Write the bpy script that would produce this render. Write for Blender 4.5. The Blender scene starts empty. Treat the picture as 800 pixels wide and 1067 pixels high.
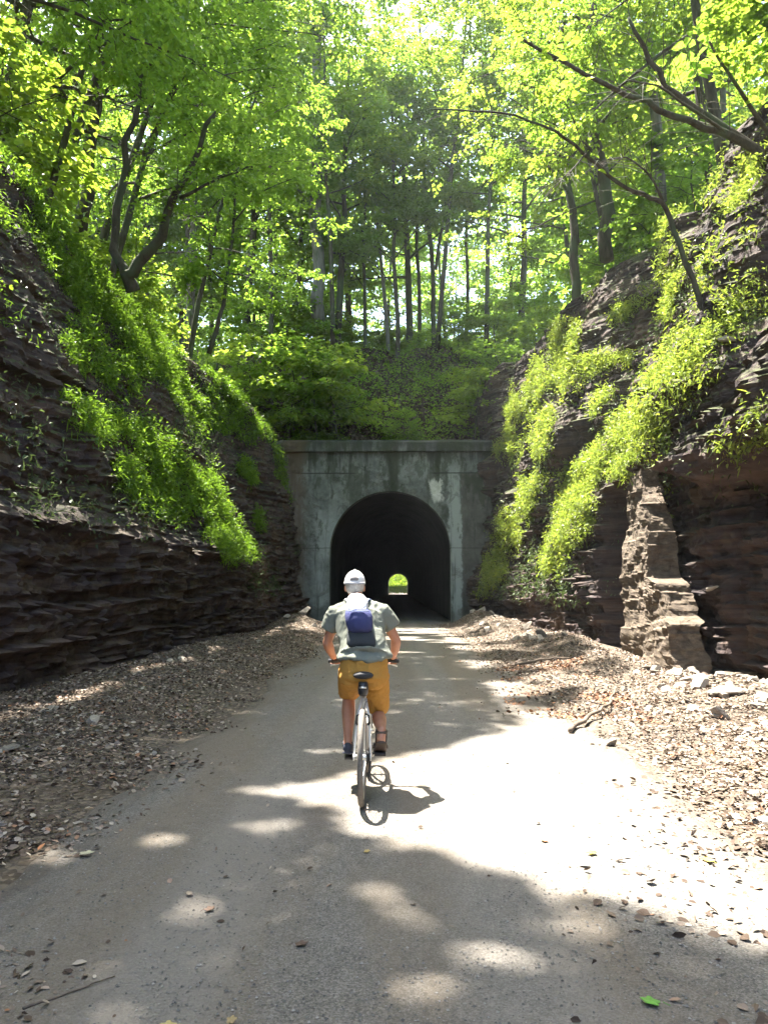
import bpy, math, random
import numpy as np
from mathutils import Vector

SC = bpy.context.scene
COL = SC.collection
R = math.radians
rng = np.random.default_rng(7)
random.seed(7)

# ------------------------------------------------------------------ camera
F = 790.0                       # focal length in pixels of the 800x1067 photograph
EYE = 1.6
cam_d = bpy.data.cameras.new('camera')
cam = bpy.data.objects.new('camera', cam_d); COL.objects.link(cam)
cam_d.sensor_fit = 'VERTICAL'; cam_d.sensor_height = 36.0
cam_d.lens = 36.0 * F / 1067.0
cam_d.clip_start = 0.05; cam_d.clip_end = 3000
cam.location = (0, 0, EYE)
cam.rotation_euler = (R(90) + math.atan(80.5 / F), 0, math.atan(16 / F))
SC.camera = cam

# ------------------------------------------------------------------ light
SUN_DIR = np.array([0.26, -0.29, -1.0])          # the way sunlight travels
SUN_EL = math.atan(1 / math.hypot(0.26, 0.29))
SUN_AZ = math.atan2(-0.26, 0.29)
w = bpy.data.worlds.new('World'); SC.world = w; w.use_nodes = True
nt = w.node_tree; nt.nodes.clear()
sky = nt.nodes.new('ShaderNodeTexSky'); sky.sky_type = 'NISHITA'; sky.sun_disc = False
sky.sun_elevation = SUN_EL; sky.sun_rotation = SUN_AZ; sky.air_density = 1.2; sky.dust_density = 3.0
bgn = nt.nodes.new('ShaderNodeBackground'); bgn.inputs['Strength'].default_value = 0.10
won = nt.nodes.new('ShaderNodeOutputWorld')
nt.links.new(sky.outputs[0], bgn.inputs[0]); nt.links.new(bgn.outputs[0], won.inputs[0])
sd = bpy.data.lights.new('sun', 'SUN'); sd.energy = 5.0; sd.angle = R(0.5); sd.color = (1.0, 0.95, 0.86)
sun = bpy.data.objects.new('sun', sd); COL.objects.link(sun)
sun.rotation_euler = Vector(SUN_DIR).to_track_quat('-Z', 'Y').to_euler()
sun.location = (-8, 9, 40)
SC.view_settings.view_transform = 'Standard'; SC.view_settings.look = 'None'
SC.view_settings.gamma = 1.0; SC.view_settings.use_curve_mapping = False
SC.view_settings.exposure = 2.95
SC.render.engine = 'CYCLES'
cy = SC.cycles
cy.use_denoising = True
cy.max_bounces = 7; cy.diffuse_bounces = 4; cy.transmission_bounces = 5; cy.glossy_bounces = 2; cy.transparent_max_bounces = 4
cy.sample_clamp_indirect = 6.0
cy.use_adaptive_sampling = True; cy.adaptive_threshold = 0.02

# ------------------------------------------------------------------ helpers
def at(px, py, Y):
    """point at depth Y seen at pixel (px, py) of the photograph (vanishing point at 416, 614)"""
    return np.array([(px - 416) / F * Y, Y, EYE + (614 - py) / F * Y])

def to_px(P):
    Y = np.maximum(P[:, 1], 0.5)
    return 416 + P[:, 0] / Y * F, 614 - (P[:, 2] - EYE) / Y * F

def unit(v):
    return v / np.maximum(np.linalg.norm(v, axis=-1, keepdims=True), 1e-9)

def _hash(ix, iy, iz, seed):
    h = (ix * 374761393 + iy * 668265263 + iz * 2147483647 + seed * 974634777) & 0xFFFFFFFF
    h = ((h ^ (h >> 13)) * 1274126177) & 0xFFFFFFFF
    h = ((h ^ (h >> 16)) * 2246822519) & 0xFFFFFFFF
    return ((h ^ (h >> 15)) & 0xFFFF) / 65535.0

def vnoise(p, seed=0):
    p = np.asarray(p, float)
    i = np.floor(p).astype(np.int64); f = p - i
    f = f * f * (3 - 2 * f)
    x, y, z = i[..., 0], i[..., 1], i[..., 2]
    o = 0
    for dx in (0, 1):
        wx = f[..., 0] if dx else 1 - f[..., 0]
        for dy in (0, 1):
            wy = f[..., 1] if dy else 1 - f[..., 1]
            for dz in (0, 1):
                wz = f[..., 2] if dz else 1 - f[..., 2]
                o = o + wx * wy * wz * _hash(x + dx, y + dy, z + dz, seed)
    return o

def fbm(p, oct=4, seed=0):
    p = np.asarray(p, float); a = 0.5; o = 0; s = 0
    for k in range(oct):
        o = o + a * vnoise(p, seed + k * 17); s += a
        p = p * 2.03 + 11.3; a *= 0.5
    return o / s                                   # 0..1

def sstep(a, b, x):
    t = np.clip((x - a) / (b - a), 0, 1)
    return t * t * (3 - 2 * t)

def mesh_from(name, verts, faces_list, smooth=True, mats=(), tint=None):
    """faces_list: list of (M,k) int arrays; tint: per-face floats in the same order"""
    me = bpy.data.meshes.new(name)
    verts = np.ascontiguousarray(verts, dtype=np.float32)
    me.vertices.add(len(verts)); me.vertices.foreach_set('co', verts.ravel())
    faces_list = [np.asarray(f, dtype=np.int32) for f in faces_list if len(f)]
    loops = np.concatenate([f.ravel() for f in faces_list])
    tot = np.concatenate([np.full(len(f), f.shape[1], np.int32) for f in faces_list])
    st = np.concatenate([[0], np.cumsum(tot)[:-1]]).astype(np.int32)
    me.loops.add(len(loops)); me.loops.foreach_set('vertex_index', loops.astype(np.int32))
    me.polygons.add(len(tot)); me.polygons.foreach_set('loop_start', st); me.polygons.foreach_set('loop_total', tot)
    me.polygons.foreach_set('use_smooth', np.full(len(tot), smooth, bool))
    for m in mats: me.materials.append(m)
    if tint is not None:
        a = me.attributes.new('tint', 'FLOAT', 'FACE'); a.data.foreach_set('value', np.asarray(tint, np.float32))
    me.update(calc_edges=True)
    return me

ROOT = {}
def thing(name, label, cat, loc=(0, 0, 0), group=None, kind=None):
    o = bpy.data.objects.new(name, None); COL.objects.link(o)
    o.location = loc; o.empty_display_size = 0.2
    ROOT[o.name] = np.array(loc, float)
    tag(o, label, cat, group, kind)
    return o

def tag(o, label=None, cat=None, group=None, kind=None):
    if label: o['label'] = label
    if cat: o['category'] = cat
    if group: o['group'] = group
    if kind: o['kind'] = kind
    return o

def link(name, me, parent=None):
    """mesh given in world coordinates; re-based to its parent's root"""
    o = bpy.data.objects.new(name, me); COL.objects.link(o)
    if parent is not None:
        off = ROOT.get(parent.name, np.zeros(3))
        ROOT[o.name] = off
        if np.any(off):
            n = len(me.vertices); c = np.empty(n * 3, np.float32); me.vertices.foreach_get('co', c)
            c = c.reshape(-1, 3) - off.astype(np.float32); me.vertices.foreach_set('co', c.ravel()); me.update()
        o.parent = parent
    return o

def copy_tree(o, parent=None):
    c = o.copy(); COL.objects.link(c)
    if parent is not None: c.parent = parent
    for ch in list(o.children): copy_tree(ch, c)
    return c

class Geo:
    """collects tubes, boxes, lofts into one mesh"""
    def __init__(s): s.v = []; s.f = {3: [], 4: []}; s.n = 0
    def add(s, v, faces):
        v = np.asarray(v, float).reshape(-1, 3)
        for f in faces:
            f = np.asarray(f, np.int64)
            if len(f): s.f.setdefault(f.shape[1], []).append(f + s.n)
        s.v.append(v); s.n += len(v)
        return s
    def tube(s, pts, rad, n=8, cap=True, squash=None, closed=False):
        pts = np.asarray(pts, float); k = len(pts)
        rad = np.full(k, rad, float) if np.isscalar(rad) else np.asarray(rad, float)
        if closed: t = np.roll(pts, -1, 0) - np.roll(pts, 1, 0)
        else: t = np.gradient(pts, axis=0)
        t = unit(t)
        up = np.array([0, 0, 1.0]) if abs(t[0][2]) < .9 else np.array([1.0, 0, 0])
        a = unit(np.cross(t[0], up)); A = []
        for i in range(k):
            a = a - t[i] * np.dot(a, t[i]); a = unit(a); A.append(a)
        A = np.array(A); B = np.cross(t, A)
        th = np.arange(n) / n * 2 * math.pi
        sq = squash or (1, 1)
        V = pts[:, None, :] + rad[:, None, None] * (np.cos(th)[None, :, None] * A[:, None, :] * sq[0] + np.sin(th)[None, :, None] * B[:, None, :] * sq[1])
        V = V.reshape(-1, 3)
        i = np.arange(k if closed else k - 1)[:, None]; j = np.arange(n)[None, :]
        i2 = (i + 1) % k
        q = np.stack([i * n + j, i * n + (j + 1) % n, i2 * n + (j + 1) % n, i2 * n + j], -1).reshape(-1, 4)
        fs = [q]
        if cap and not closed:
            V = np.vstack([V, pts[0], pts[-1]]); c0 = k * n; jj = np.arange(n)
            fs.append(np.stack([np.full(n, c0), (jj + 1) % n, jj], -1))
            fs.append(np.stack([np.full(n, c0 + 1), (k - 1) * n + jj, (k - 1) * n + (jj + 1) % n], -1))
        return s.add(V, fs)
    def box(s, c, h, rot=None):
        v = np.array([[x, y, z] for x in (-1, 1) for y in (-1, 1) for z in (-1, 1)], float) * h
        if rot is not None: v = v @ np.asarray(rot).T
        return s.add(v + np.asarray(c), [[[0, 1, 3, 2], [4, 6, 7, 5], [0, 4, 5, 1], [2, 3, 7, 6], [0, 2, 6, 4], [1, 5, 7, 3]]])
    def loft(s, rings, n=20):
        """rings: (centre, axis a, axis b) -> closed tube with capped ends"""
        th = np.arange(n) / n * 2 * math.pi; k = len(rings); V = []
        for c, a, b in rings:
            V.append(np.asarray(c)[None] + np.cos(th)[:, None] * np.asarray(a)[None] + np.sin(th)[:, None] * np.asarray(b)[None])
        V = np.vstack(V + [np.asarray(rings[0][0])[None], np.asarray(rings[-1][0])[None]])
        i = np.arange(k - 1)[:, None]; j = np.arange(n)[None, :]; jj = np.arange(n)
        q = np.stack([i * n + j, i * n + (j + 1) % n, (i + 1) * n + (j + 1) % n, (i + 1) * n + j], -1).reshape(-1, 4)
        return s.add(V, [q, np.stack([np.full(n, k * n), (jj + 1) % n, jj], -1), np.stack([np.full(n, k * n + 1), (k - 1) * n + jj, (k - 1) * n + (jj + 1) % n], -1)])
    def ball(s, c, r, n=14, m=10):
        r = np.asarray(r, float) * np.ones(3); rings = []
        for u in np.linspace(-.5 * math.pi + .05, .5 * math.pi - .05, m):
            rings.append((np.asarray(c) + np.array([0, 0, math.sin(u) * r[2]]), np.array([math.cos(u) * r[0], 0, 0]), np.array([0, math.cos(u) * r[1], 0])))
        return s.loft(rings, n)
    def mesh(s, name, m, smooth=True, tint=None):
        return mesh_from(name, np.vstack(s.v), [np.vstack(f) for f in s.f.values() if f], smooth, [m] if m else [], tint)
    def obj(s, name, m, parent=None, smooth=True):
        return link(name, s.mesh(name, m, smooth), parent)

def wrinkle(me, amp, sc, seed, stretch=(1, 1, .7)):
    """cloth folds pressed into a skin along its normals"""
    n = len(me.vertices); c = np.empty(n * 3, np.float32); me.vertices.foreach_get('co', c); c = c.reshape(-1, 3).astype(float)
    nn = np.empty(n * 3, np.float32); me.vertices.foreach_get('normal', nn); nn = nn.reshape(-1, 3)
    p = c * sc * np.array(stretch); p = p + (fbm(p * .6 + 3, 2, seed + 1)[:, None] - .5) * 1.6
    f = 1 - np.abs(fbm(p, 3, seed) - .5) * 4                       # ridged noise: sharp folds, soft valleys
    c = c + nn * (np.clip(f, -1, 1) * amp)[:, None]
    me.vertices.foreach_set('co', c.astype(np.float32).ravel()); me.update(); return me

def remesh(me, voxel, smooth_it=6, bev=None):
    """fuse the overlapping lofts of a mesh into one continuous skin"""
    o = bpy.data.objects.new('skin', me); COL.objects.link(o)
    r = o.modifiers.new('r', 'REMESH'); r.mode = 'VOXEL'; r.voxel_size = voxel; r.use_smooth_shade = True
    s = o.modifiers.new('s', 'SMOOTH'); s.factor = 0.5; s.iterations = smooth_it
    dg = bpy.context.evaluated_depsgraph_get()
    out = bpy.data.meshes.new_from_object(o.evaluated_get(dg))
    mats = [m for m in me.materials]
    out.materials.clear()
    for m in mats: out.materials.append(m)
    bpy.data.objects.remove(o)
    return out

# ------------------------------------------------------------------ materials
class X:
    """tiny expression wrapper over Math nodes"""
    def __init__(s, nt, so): s.nt = nt; s.so = so
    def _op(s, op, *o):
        n = s.nt.nodes.new('ShaderNodeMath'); n.operation = op
        for i, v in enumerate((s,) + o):
            if isinstance(v, X): s.nt.links.new(v.so, n.inputs[i])
            else: n.inputs[i].default_value = float(v)
        return X(s.nt, n.outputs[0])
    def __add__(s, o): return s._op('ADD', o)
    __radd__ = __add__
    def __sub__(s, o): return s._op('SUBTRACT', o)
    def __rsub__(s, o): return (s * -1) + o
    def __mul__(s, o): return s._op('MULTIPLY', o)
    __rmul__ = __mul__
    def __pow__(s, o): return s._op('POWER', o)
    def abs(s): return s._op('ABSOLUTE')
    def max(s, o): return s._op('MAXIMUM', o)
    def min(s, o): return s._op('MINIMUM', o)
    def ss(s, a, b):
        n = s.nt.nodes.new('ShaderNodeMapRange'); n.interpolation_type = 'SMOOTHSTEP'
        s.nt.links.new(s.so, n.inputs['Value'])
        n.inputs['From Min'].default_value = a; n.inputs['From Max'].default_value = b
        if a > b:
            n.inputs['From Min'].default_value = b; n.inputs['From Max'].default_value = a
            n.inputs['To Min'].default_value = 1; n.inputs['To Max'].default_value = 0
        return X(s.nt, n.outputs['Result'])

class M:
    def __init__(s, name):
        s.m = bpy.data.materials.new(name); s.m.use_nodes = True
        s.nt = s.m.node_tree; s.nt.nodes.clear()
        s.out = s.nt.nodes.new('ShaderNodeOutputMaterial')
        s.p = s.nt.nodes.new('ShaderNodeBsdfPrincipled')
        s.nt.links.new(s.p.outputs[0], s.out.inputs[0])
    def new(s, t): return s.nt.nodes.new(t)
    def pos(s, obj=False):
        if obj: return s.new('ShaderNodeTexCoord').outputs['Object']
        return s.new('ShaderNodeNewGeometry').outputs['Position']
    def xyz(s, v):
        n = s.new('ShaderNodeSeparateXYZ'); s.nt.links.new(v, n.inputs[0])
        return [X(s.nt, o) for o in n.outputs]
    def noise(s, v, scale, stretch=(1, 1, 1), detail=6, rough=.6, dist=0.0, kind='noise'):
        mp = s.new('ShaderNodeMapping'); mp.inputs['Scale'].default_value = [scale * k for k in stretch]
        s.nt.links.new(v, mp.inputs[0])
        if kind == 'voronoi':
            n = s.new('ShaderNodeTexVoronoi'); n.inputs['Scale'].default_value = 1
            s.nt.links.new(mp.outputs[0], n.inputs['Vector']); return X(s.nt, n.outputs['Distance']), n.outputs['Color']
        n = s.new('ShaderNodeTexNoise'); n.inputs['Scale'].default_value = 1
        n.inputs['Detail'].default_value = detail; n.inputs['Roughness'].default_value = rough; n.inputs['Distortion'].default_value = dist
        s.nt.links.new(mp.outputs[0], n.inputs['Vector'])
        return X(s.nt, n.outputs[0])
    def ramp(s, f, stops, interp='LINEAR'):
        n = s.new('ShaderNodeValToRGB'); n.color_ramp.interpolation = interp; e = n.color_ramp.elements
        while len(e) < len(stops): e.new(0.5)
        for el, (p, c) in zip(e, stops): el.position = p; el.color = (*c, 1)
        s.nt.links.new(f.so if isinstance(f, X) else f, n.inputs[0]); return n.outputs[0]
    def mix(s, f, a, b, mode='MIX'):
        n = s.new('ShaderNodeMix'); n.data_type = 'RGBA'; n.blend_type = mode
        for v, i in ((f, 0), (a, 6), (b, 7)):
            if isinstance(v, X): s.nt.links.new(v.so, n.inputs[i])
            elif isinstance(v, bpy.types.NodeSocket): s.nt.links.new(v, n.inputs[i])
            elif isinstance(v, tuple): n.inputs[i].default_value = (*v, 1)
            else: n.inputs[i].default_value = v
        return n.outputs[2]
    def color(s, c):
        if isinstance(c, tuple): s.p.inputs['Base Color'].default_value = (*c, 1)
        else: s.nt.links.new(c, s.p.inputs['Base Color'])
        return s
    def rough(s, v, spec=None):
        if isinstance(v, X): s.nt.links.new(v.so, s.p.inputs['Roughness'])
        else: s.p.inputs['Roughness'].default_value = v
        if spec is not None: s.p.inputs['Specular IOR Level'].default_value = spec
        return s
    def bump(s, h, strength=.5, dist=.05):
        n = s.new('ShaderNodeBump'); n.inputs['Strength'].default_value = strength; n.inputs['Distance'].default_value = dist
        s.nt.links.new(h.so, n.inputs['Height']); s.nt.links.new(n.outputs[0], s.p.inputs['Normal']); return s
    def attr(s, name):
        n = s.new('ShaderNodeAttribute'); n.attribute_name = name; return X(s.nt, n.outputs['Fac'])

def plain(name, c, rough=.6, metal=0.0, var=.15, scale=30, spec=.5):
    m = M(name); v = m.pos(True)
    n = m.noise(v, scale, detail=4)
    d = tuple(x * (1 - var) for x in c); u = tuple(min(1, x * (1 + var)) for x in c)
    m.color(m.ramp(n, [(.3, d), (.7, u)])).rough(rough, spec)
    m.p.inputs['Metallic'].default_value = metal
    return m.m

def leaf_mat(name, dark, light, trans, amount=.5, rough=.45):
    m = M(name)
    t = m.attr('tint')
    oi = m.new('ShaderNodeObjectInfo'); rnd = X(m.nt, oi.outputs['Random'])
    f = (t * .8 + rnd * .2)
    col = m.ramp(f, [(.0, dark), (.6, light), (1, tuple(min(1, c * k) for c, k in zip(light, (1.7, 1.35, 1.1))))])
    m.color(col).rough(rough, .35)
    tr = m.new('ShaderNodeBsdfTranslucent')
    tc = m.ramp(f, [(.0, tuple(c * .6 for c in trans)), (.6, trans), (1, tuple(min(1, c * k) for c, k in zip(trans, (1.5, 1.25, 1.1))))])
    m.nt.links.new(tc, tr.inputs[0])
    mx = m.new('ShaderNodeMixShader'); mx.inputs[0].default_value = amount
    m.nt.links.new(m.p.outputs[0], mx.inputs[1]); m.nt.links.new(tr.outputs[0], mx.inputs[2])
    m.nt.links.new(mx.outputs[0], m.out.inputs[0])
    return m.m

LEAF = leaf_mat('maple_leaf', (.045, .10, .014), (.10, .19, .025), (.30, .48, .05), .57)
LEAF_FAR = leaf_mat('forest_leaf', (.045, .10, .018), (.10, .18, .03), (.30, .48, .06), .58)
LEAF_YEL = leaf_mat('sunlit_leaf', (.06, .115, .014), (.12, .19, .025), (.32, .46, .045), .55)
WEED = leaf_mat('weed_leaf', (.055, .11, .014), (.13, .22, .026), (.23, .40, .03), .45)
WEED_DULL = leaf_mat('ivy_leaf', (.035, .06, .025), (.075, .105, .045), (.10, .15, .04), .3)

def bark_mat(name, a, b):
    m = M(name); v = m.pos()
    n = m.noise(v, 9, (1, 1, .18), 8, .7); n2 = m.noise(v, 1.4, (1, 1, .5), 3)
    c = m.mix(n2.ss(.45, .65), m.ramp(n, [(.3, a), (.7, b)]), (.07, .085, .05))
    m.color(c).rough(.9, .2).bump(n, .8, .03); return m.m
BARK = bark_mat('dark_bark', (.03, .024, .018), (.10, .085, .065))
BARK_GREY = bark_mat('grey_bark', (.10, .095, .085), (.24, .225, .20))

def rock_mat():
    m = M('shale_rock'); v = m.pos(); x, y, z = m.xyz(v)
    n1 = m.noise(v, 1.2, (.35, .35, 5), 9, .68, .3)            # bedding planes
    n2 = m.noise(v, 3.5, (1, 1, 1.6), 8, .65)
    n3 = m.noise(v, .5, (1, 1, 1), 4)
    base = m.ramp(n1, [(.28, (.016, .011, .011)), (.45, (.046, .030, .029)), (.58, (.085, .058, .048)), (.74, (.15, .112, .085))])
    base = m.mix(n2.ss(.38, .7) * .6, base, (.045, .04, .043))
    base = m.mix(n3.ss(.5, .7) * .45, base, (.15, .095, .06))
    n4 = m.noise(v, 1.1, (1.6, 1.6, .22), 7, .7); n5 = m.noise(v, .9, detail=6, rough=.7)
    base = m.mix(n4.ss(.55, .68) * .65, base, (.018, .015, .016))
    base = m.mix(n5.ss(.56, .66) * .5 * z.ss(1.0, 3.0), base, (.10, .075, .045))
    geo = m.new('ShaderNodeNewGeometry'); sx = m.new('ShaderNodeSeparateXYZ'); m.nt.links.new(geo.outputs['Normal'], sx.inputs[0])
    up = X(m.nt, sx.outputs[2])
    soil = m.noise(v, 2.2, (1, 1, 1), 8, .7)
    moss = (up + soil * .9 - .5).ss(.35, .8)
    base = m.mix(moss * z.ss(1.5, 5), base, m.ramp(soil, [(.3, (.055, .045, .028)), (.6, (.06, .075, .025))]))
    m.color(base).rough(.88, .3)
    m.bump(n1 * .7 + n2 * .5, .9, .12)
    return m.m
ROCK = rock_mat()

def ground_mat():
    m = M('leaf_strewn_earth'); v = m.pos()
    n1 = m.noise(v, 9, detail=8, rough=.7); n2 = m.noise(v, .6, detail=4)
    vd, vc = m.noise(v, 22, kind='voronoi')
    a = m.ramp(n1, [(.3, (.05, .042, .035)), (.55, (.11, .092, .074)), (.75, (.20, .17, .135))])
    a = m.mix(n2.ss(.45, .65) * .5, a, (.10, .07, .045))
    hs = m.new('ShaderNodeSeparateColor'); m.nt.links.new(vc, hs.inputs[0])
    a = m.mix(X(m.nt, hs.outputs[0]).ss(.55, .9) * .6, a, (.24, .19, .14))
    m.color(a).rough(.95, .2).bump(n1 + vd * .8, .8, .04); return m.m

def path_mat():
    m = M('cinder_gravel'); v = m.pos(); x, y, z = m.xyz(v)
    fine = m.noise(v, 90, detail=4, rough=.8); mid = m.noise(v, 14, (1, .6, 1), 6, .65); big = m.noise(v, .8, (1.6, .25, 1), 5, .6, .4)
    vd, vc = m.noise(v, 130, kind='voronoi')
    hs = m.new('ShaderNodeSeparateColor'); m.nt.links.new(vc, hs.inputs[0])
    a = m.ramp(fine * .45 + mid * .3 + X(m.nt, hs.outputs[0]) * .25, [(.3, (.085, .078, .070)), (.5, (.172, .158, .14)), (.72, (.31, .285, .25))])
    a = m.mix(big.ss(.38, .62) * .6, a, (.185, .148, .108))
    tr = ((x + .95).abs()).ss(.42, .12).max(((x - .55).abs()).ss(.42, .12))   # two worn wheel tracks
    a = m.mix(tr * .35 * big.ss(.3, .6), a, (.28, .265, .245))
    peb = X(m.nt, m.noise(v, 38, kind='voronoi')[0].so)
    e = m.attr('tint'); ee = (e + (m.noise(v, 1.6, (1, .5, 1), 6, .7) - .5) * .9 + (mid - .5) * .5).ss(.55, 1.0)
    a = m.mix(ee, a, m.ramp(mid * .6 + fine * .4, [(.3, (.055, .045, .036)), (.5, (.115, .095, .075)), (.7, (.20, .165, .13))]))
    m.color(a).rough(.93, .25).bump(fine * .8 + peb * .5 + mid, .65, .02); return m.m

def concrete_mat():
    m = M('weathered_concrete'); v = m.pos(); x, y, z = m.xyz(v)
    n = m.noise(v, 2.2, detail=8, rough=.65); st = m.noise(v, 1.7, (1.6, 1.6, .16), 7, .65); big = m.noise(v, .45, detail=5)
    fine = m.noise(v, 25, detail=4)
    c = m.ramp(n * .6 + fine * .25 + st * .25, [(.32, (.06, .064, .06)), (.5, (.15, .16, .15)), (.7, (.29, .30, .28))])
    # pale lime-washed bands beside the arch
    pale = ((x + 3.55).abs()).ss(.9, .2) * z.ss(7.4, 6.2).max(0) * big.ss(.35, .55)
    pale2 = ((x - 2.75 + (n - .5) * .8).abs()).ss(.42, .22) * z.ss(8.4, 6.6)
    c = m.mix((pale * .55).max(pale2 * .8), c, (.46, .49, .465))
    pt = ((x - .6 + (n - .5) * 3).abs()).ss(1.9, 1.0) * ((z - 7.6).abs()).ss(.75, .45)
    c = m.mix(pt * .35, c, (.38, .40, .39))
    # brown damp panel on the right of the arch
    pan = (x + (n - .5) * .35).ss(3.0, 3.08) * (z + (n - .5) * .15).ss(7.32, 7.26)
    c = m.mix(pan * .8, c, m.ramp(n, [(.3, (.085, .078, .066)), (.7, (.16, .148, .125))]))
    # dark stain under the coping, damp streaks, joints
    c = m.mix((z + (st - .5) * 5.5).ss(7.6, 8.8) * .85, c, (.055, .056, .05))
    c = m.mix(((x + .28).abs() + (n - .5) * .35).ss(.3, .12) * z.ss(6.2, 6.6) * .75, c, (.07, .065, .055))
    c = m.mix(st.ss(.5, .66) * .75, c, (.06, .062, .053))
    sp = m.noise(v, 1.1, detail=9, rough=.72, dist=.6)
    c = m.mix(sp.ss(.56, .60) * .38, c, m.ramp(fine, [(.35, (.07, .06, .048)), (.65, (.15, .13, .10))]))
    c = m.mix((m.noise(v, .9, (1, 1, .5), 8, .7) + z * .02).ss(.64, .70) * .6, c, (.045, .055, .03))
    jn = ((z - 7.3 + (n - .5) * .06).abs()).ss(.05, .012) * ((x + .3).abs()).ss(1.7, 2.0)
    jn = jn.max(((z - 3.6 + (n - .5) * .1).abs()).ss(.04, .01) * .6)
    c = m.mix(jn * .8, c, (.04, .038, .034))
    c = m.mix(((x + 5.2).abs() + (n - .5) * .9).ss(.9, .2) * .6, c, (.15, .10, .065))
    c = m.mix((z + (n - .5) * 1.5).ss(1.1, .2) * .5, c, (.06, .058, .045))
    # white lime patch that has run down from the joint
    lp = ((x - 1.78 + (n - .5) * .5 + (z - 6.6) * .22 + (fine - .5) * .35).abs() + (n - .5) * .8).ss(.34, .2) * ((z - 6.45 + (st - .5) * 2.2).abs()).ss(.66, .42)
    c = m.mix(lp, c, m.ramp(n, [(.35, (.5, .49, .44)), (.55, (.8, .79, .75))]))
    m.color(c).rough(.9, .25).bump(n * .8 + fine * .3 + lp * .25 - sp.ss(.56, .60) * .5, .7, .08); return m.m

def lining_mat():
    m = M('dark_lining'); v = m.pos()  # one dark mottled tone along the whole bore
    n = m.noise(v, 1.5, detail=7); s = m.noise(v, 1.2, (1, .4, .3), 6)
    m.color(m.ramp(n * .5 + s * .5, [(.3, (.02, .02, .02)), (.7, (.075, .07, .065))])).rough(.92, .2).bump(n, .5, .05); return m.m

def litter_mat():
    m = M('dead_leaf'); t = m.attr('tint')
    m.color(m.ramp(t, [(0, (.05, .032, .022)), (.3, (.10, .068, .048)), (.55, (.18, .135, .10)), (.72, (.28, .225, .18)), (.86, (.42, .36, .29)), (1, (.27, .12, .055))])).rough(.8, .3)
    return m.m

def stone_mat(name, a, b):
    m = M(name); v = m.pos(True)
    oi = m.new('ShaderNodeObjectInfo'); rnd = X(m.nt, oi.outputs['Random'])
    n = m.noise(v, 6, (1, 1, 2.2), 7, .7)
    c = m.ramp(n * .7 + rnd * .35, [(.3, a), (.75, b)])
    m.color(c).rough(.9, .3).bump(n, .6, .03); return m.m
STONE = stone_mat('shale_chip', (.13, .11, .09), (.42, .37, .31))
GROUND, PATH, CONC, LINING, LITTER = ground_mat(), path_mat(), concrete_mat(), lining_mat(), litter_mat()

# ------------------------------------------------------------------ terrain of the cutting
Y_PORTAL = 37.0
TX = -0.45                                                     # axis of the tunnel

def left_face(Y, z):
    """distance of the left rock face from the path axis"""
    base = np.interp(Y, [-20, 4, 22, 29, 34, 40], [5.4, 5.3, 5.15, 5.2, 4.55, 4.3])
    f = np.interp(z, [-1, 0, 2.6, 3.0, 5, 11.2, 14], [-.05, 0, .12, .5, 1.2, 3.65, 4.6])
    kn = sstep(27, 34, Y)
    f = f * (1 - kn) + kn * np.interp(z, [-1, 0, 9, 14], [-.1, 0, 1.6, 3.0])
    # gullies and spurs in the upper bank
    P = np.stack([Y * .22, z * .16, z * 0 + 3], -1)
    g = (fbm(P, 3, 5) - .5) * 1.15 * sstep(2.4, 5, z)
    ov = .45 * sstep(.35, .75, z) * sstep(2.9, 2.3, z) * 0 - .3 * sstep(1.6, .2, z) * sstep(26, 22, Y)   # undercut foot
    return base + f + g - ov

def right_face(Y, z):
    base = np.interp(Y, [-20, 4, 9, 12.5, 13.7, 14.0, 17.0, 17.35, 19.2, 19.6, 23, 28, 33, 36, 40],
                     [6.6, 6.5, 6.35, 6.3, 6.2, 6.0, 6.0, 6.7, 6.7, 5.15, 5.0, 4.9, 4.3, 3.55, 3.3])
    zl = np.interp(Y, [-5, 8, 13, 17, 22, 30, 37], [3.1, 3.3, 3.7, 4.2, 3.4, 2.5, 2.0])      # height of the ledge
    upb = np.interp(Y, [-20, 10, 17, 19, 24, 30, 36, 40], [5.35, 5.3, 5.1, 5.25, 5.2, 5.0, 3.7, 3.5])
    slope = np.interp(Y, [-20, 12, 20, 27, 33, 40], [.46, .44, .34, .24, .16, .13])
    upper = upb + slope * (z - zl)
    k = sstep(-.25, .2, z - zl + (fbm(np.stack([Y * .9, z * .5, z * 0], -1), 3, 9) - .5) * 1.2)
    x = base * (1 - k) + upper * k
    P = np.stack([Y * .28, z * .2, z * 0 + 7], -1)
    g = (fbm(P, 3, 21) - .5) * 1.9 * sstep(-.3, 2.0, z - zl)
    # rock outcrops on the upper slope
    P2 = np.stack([Y * .45, z * .42, z * 0 + 1], -1)
    o = sstep(.52, .62, fbm(P2, 3, 33)) * .55 * sstep(.5, 2, z - zl)
    return x + g - o

def cell(*k):
    a = [np.floor(v).astype(np.int64) for v in k]
    return _hash(a[0], a[1], a[2], 5)

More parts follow.
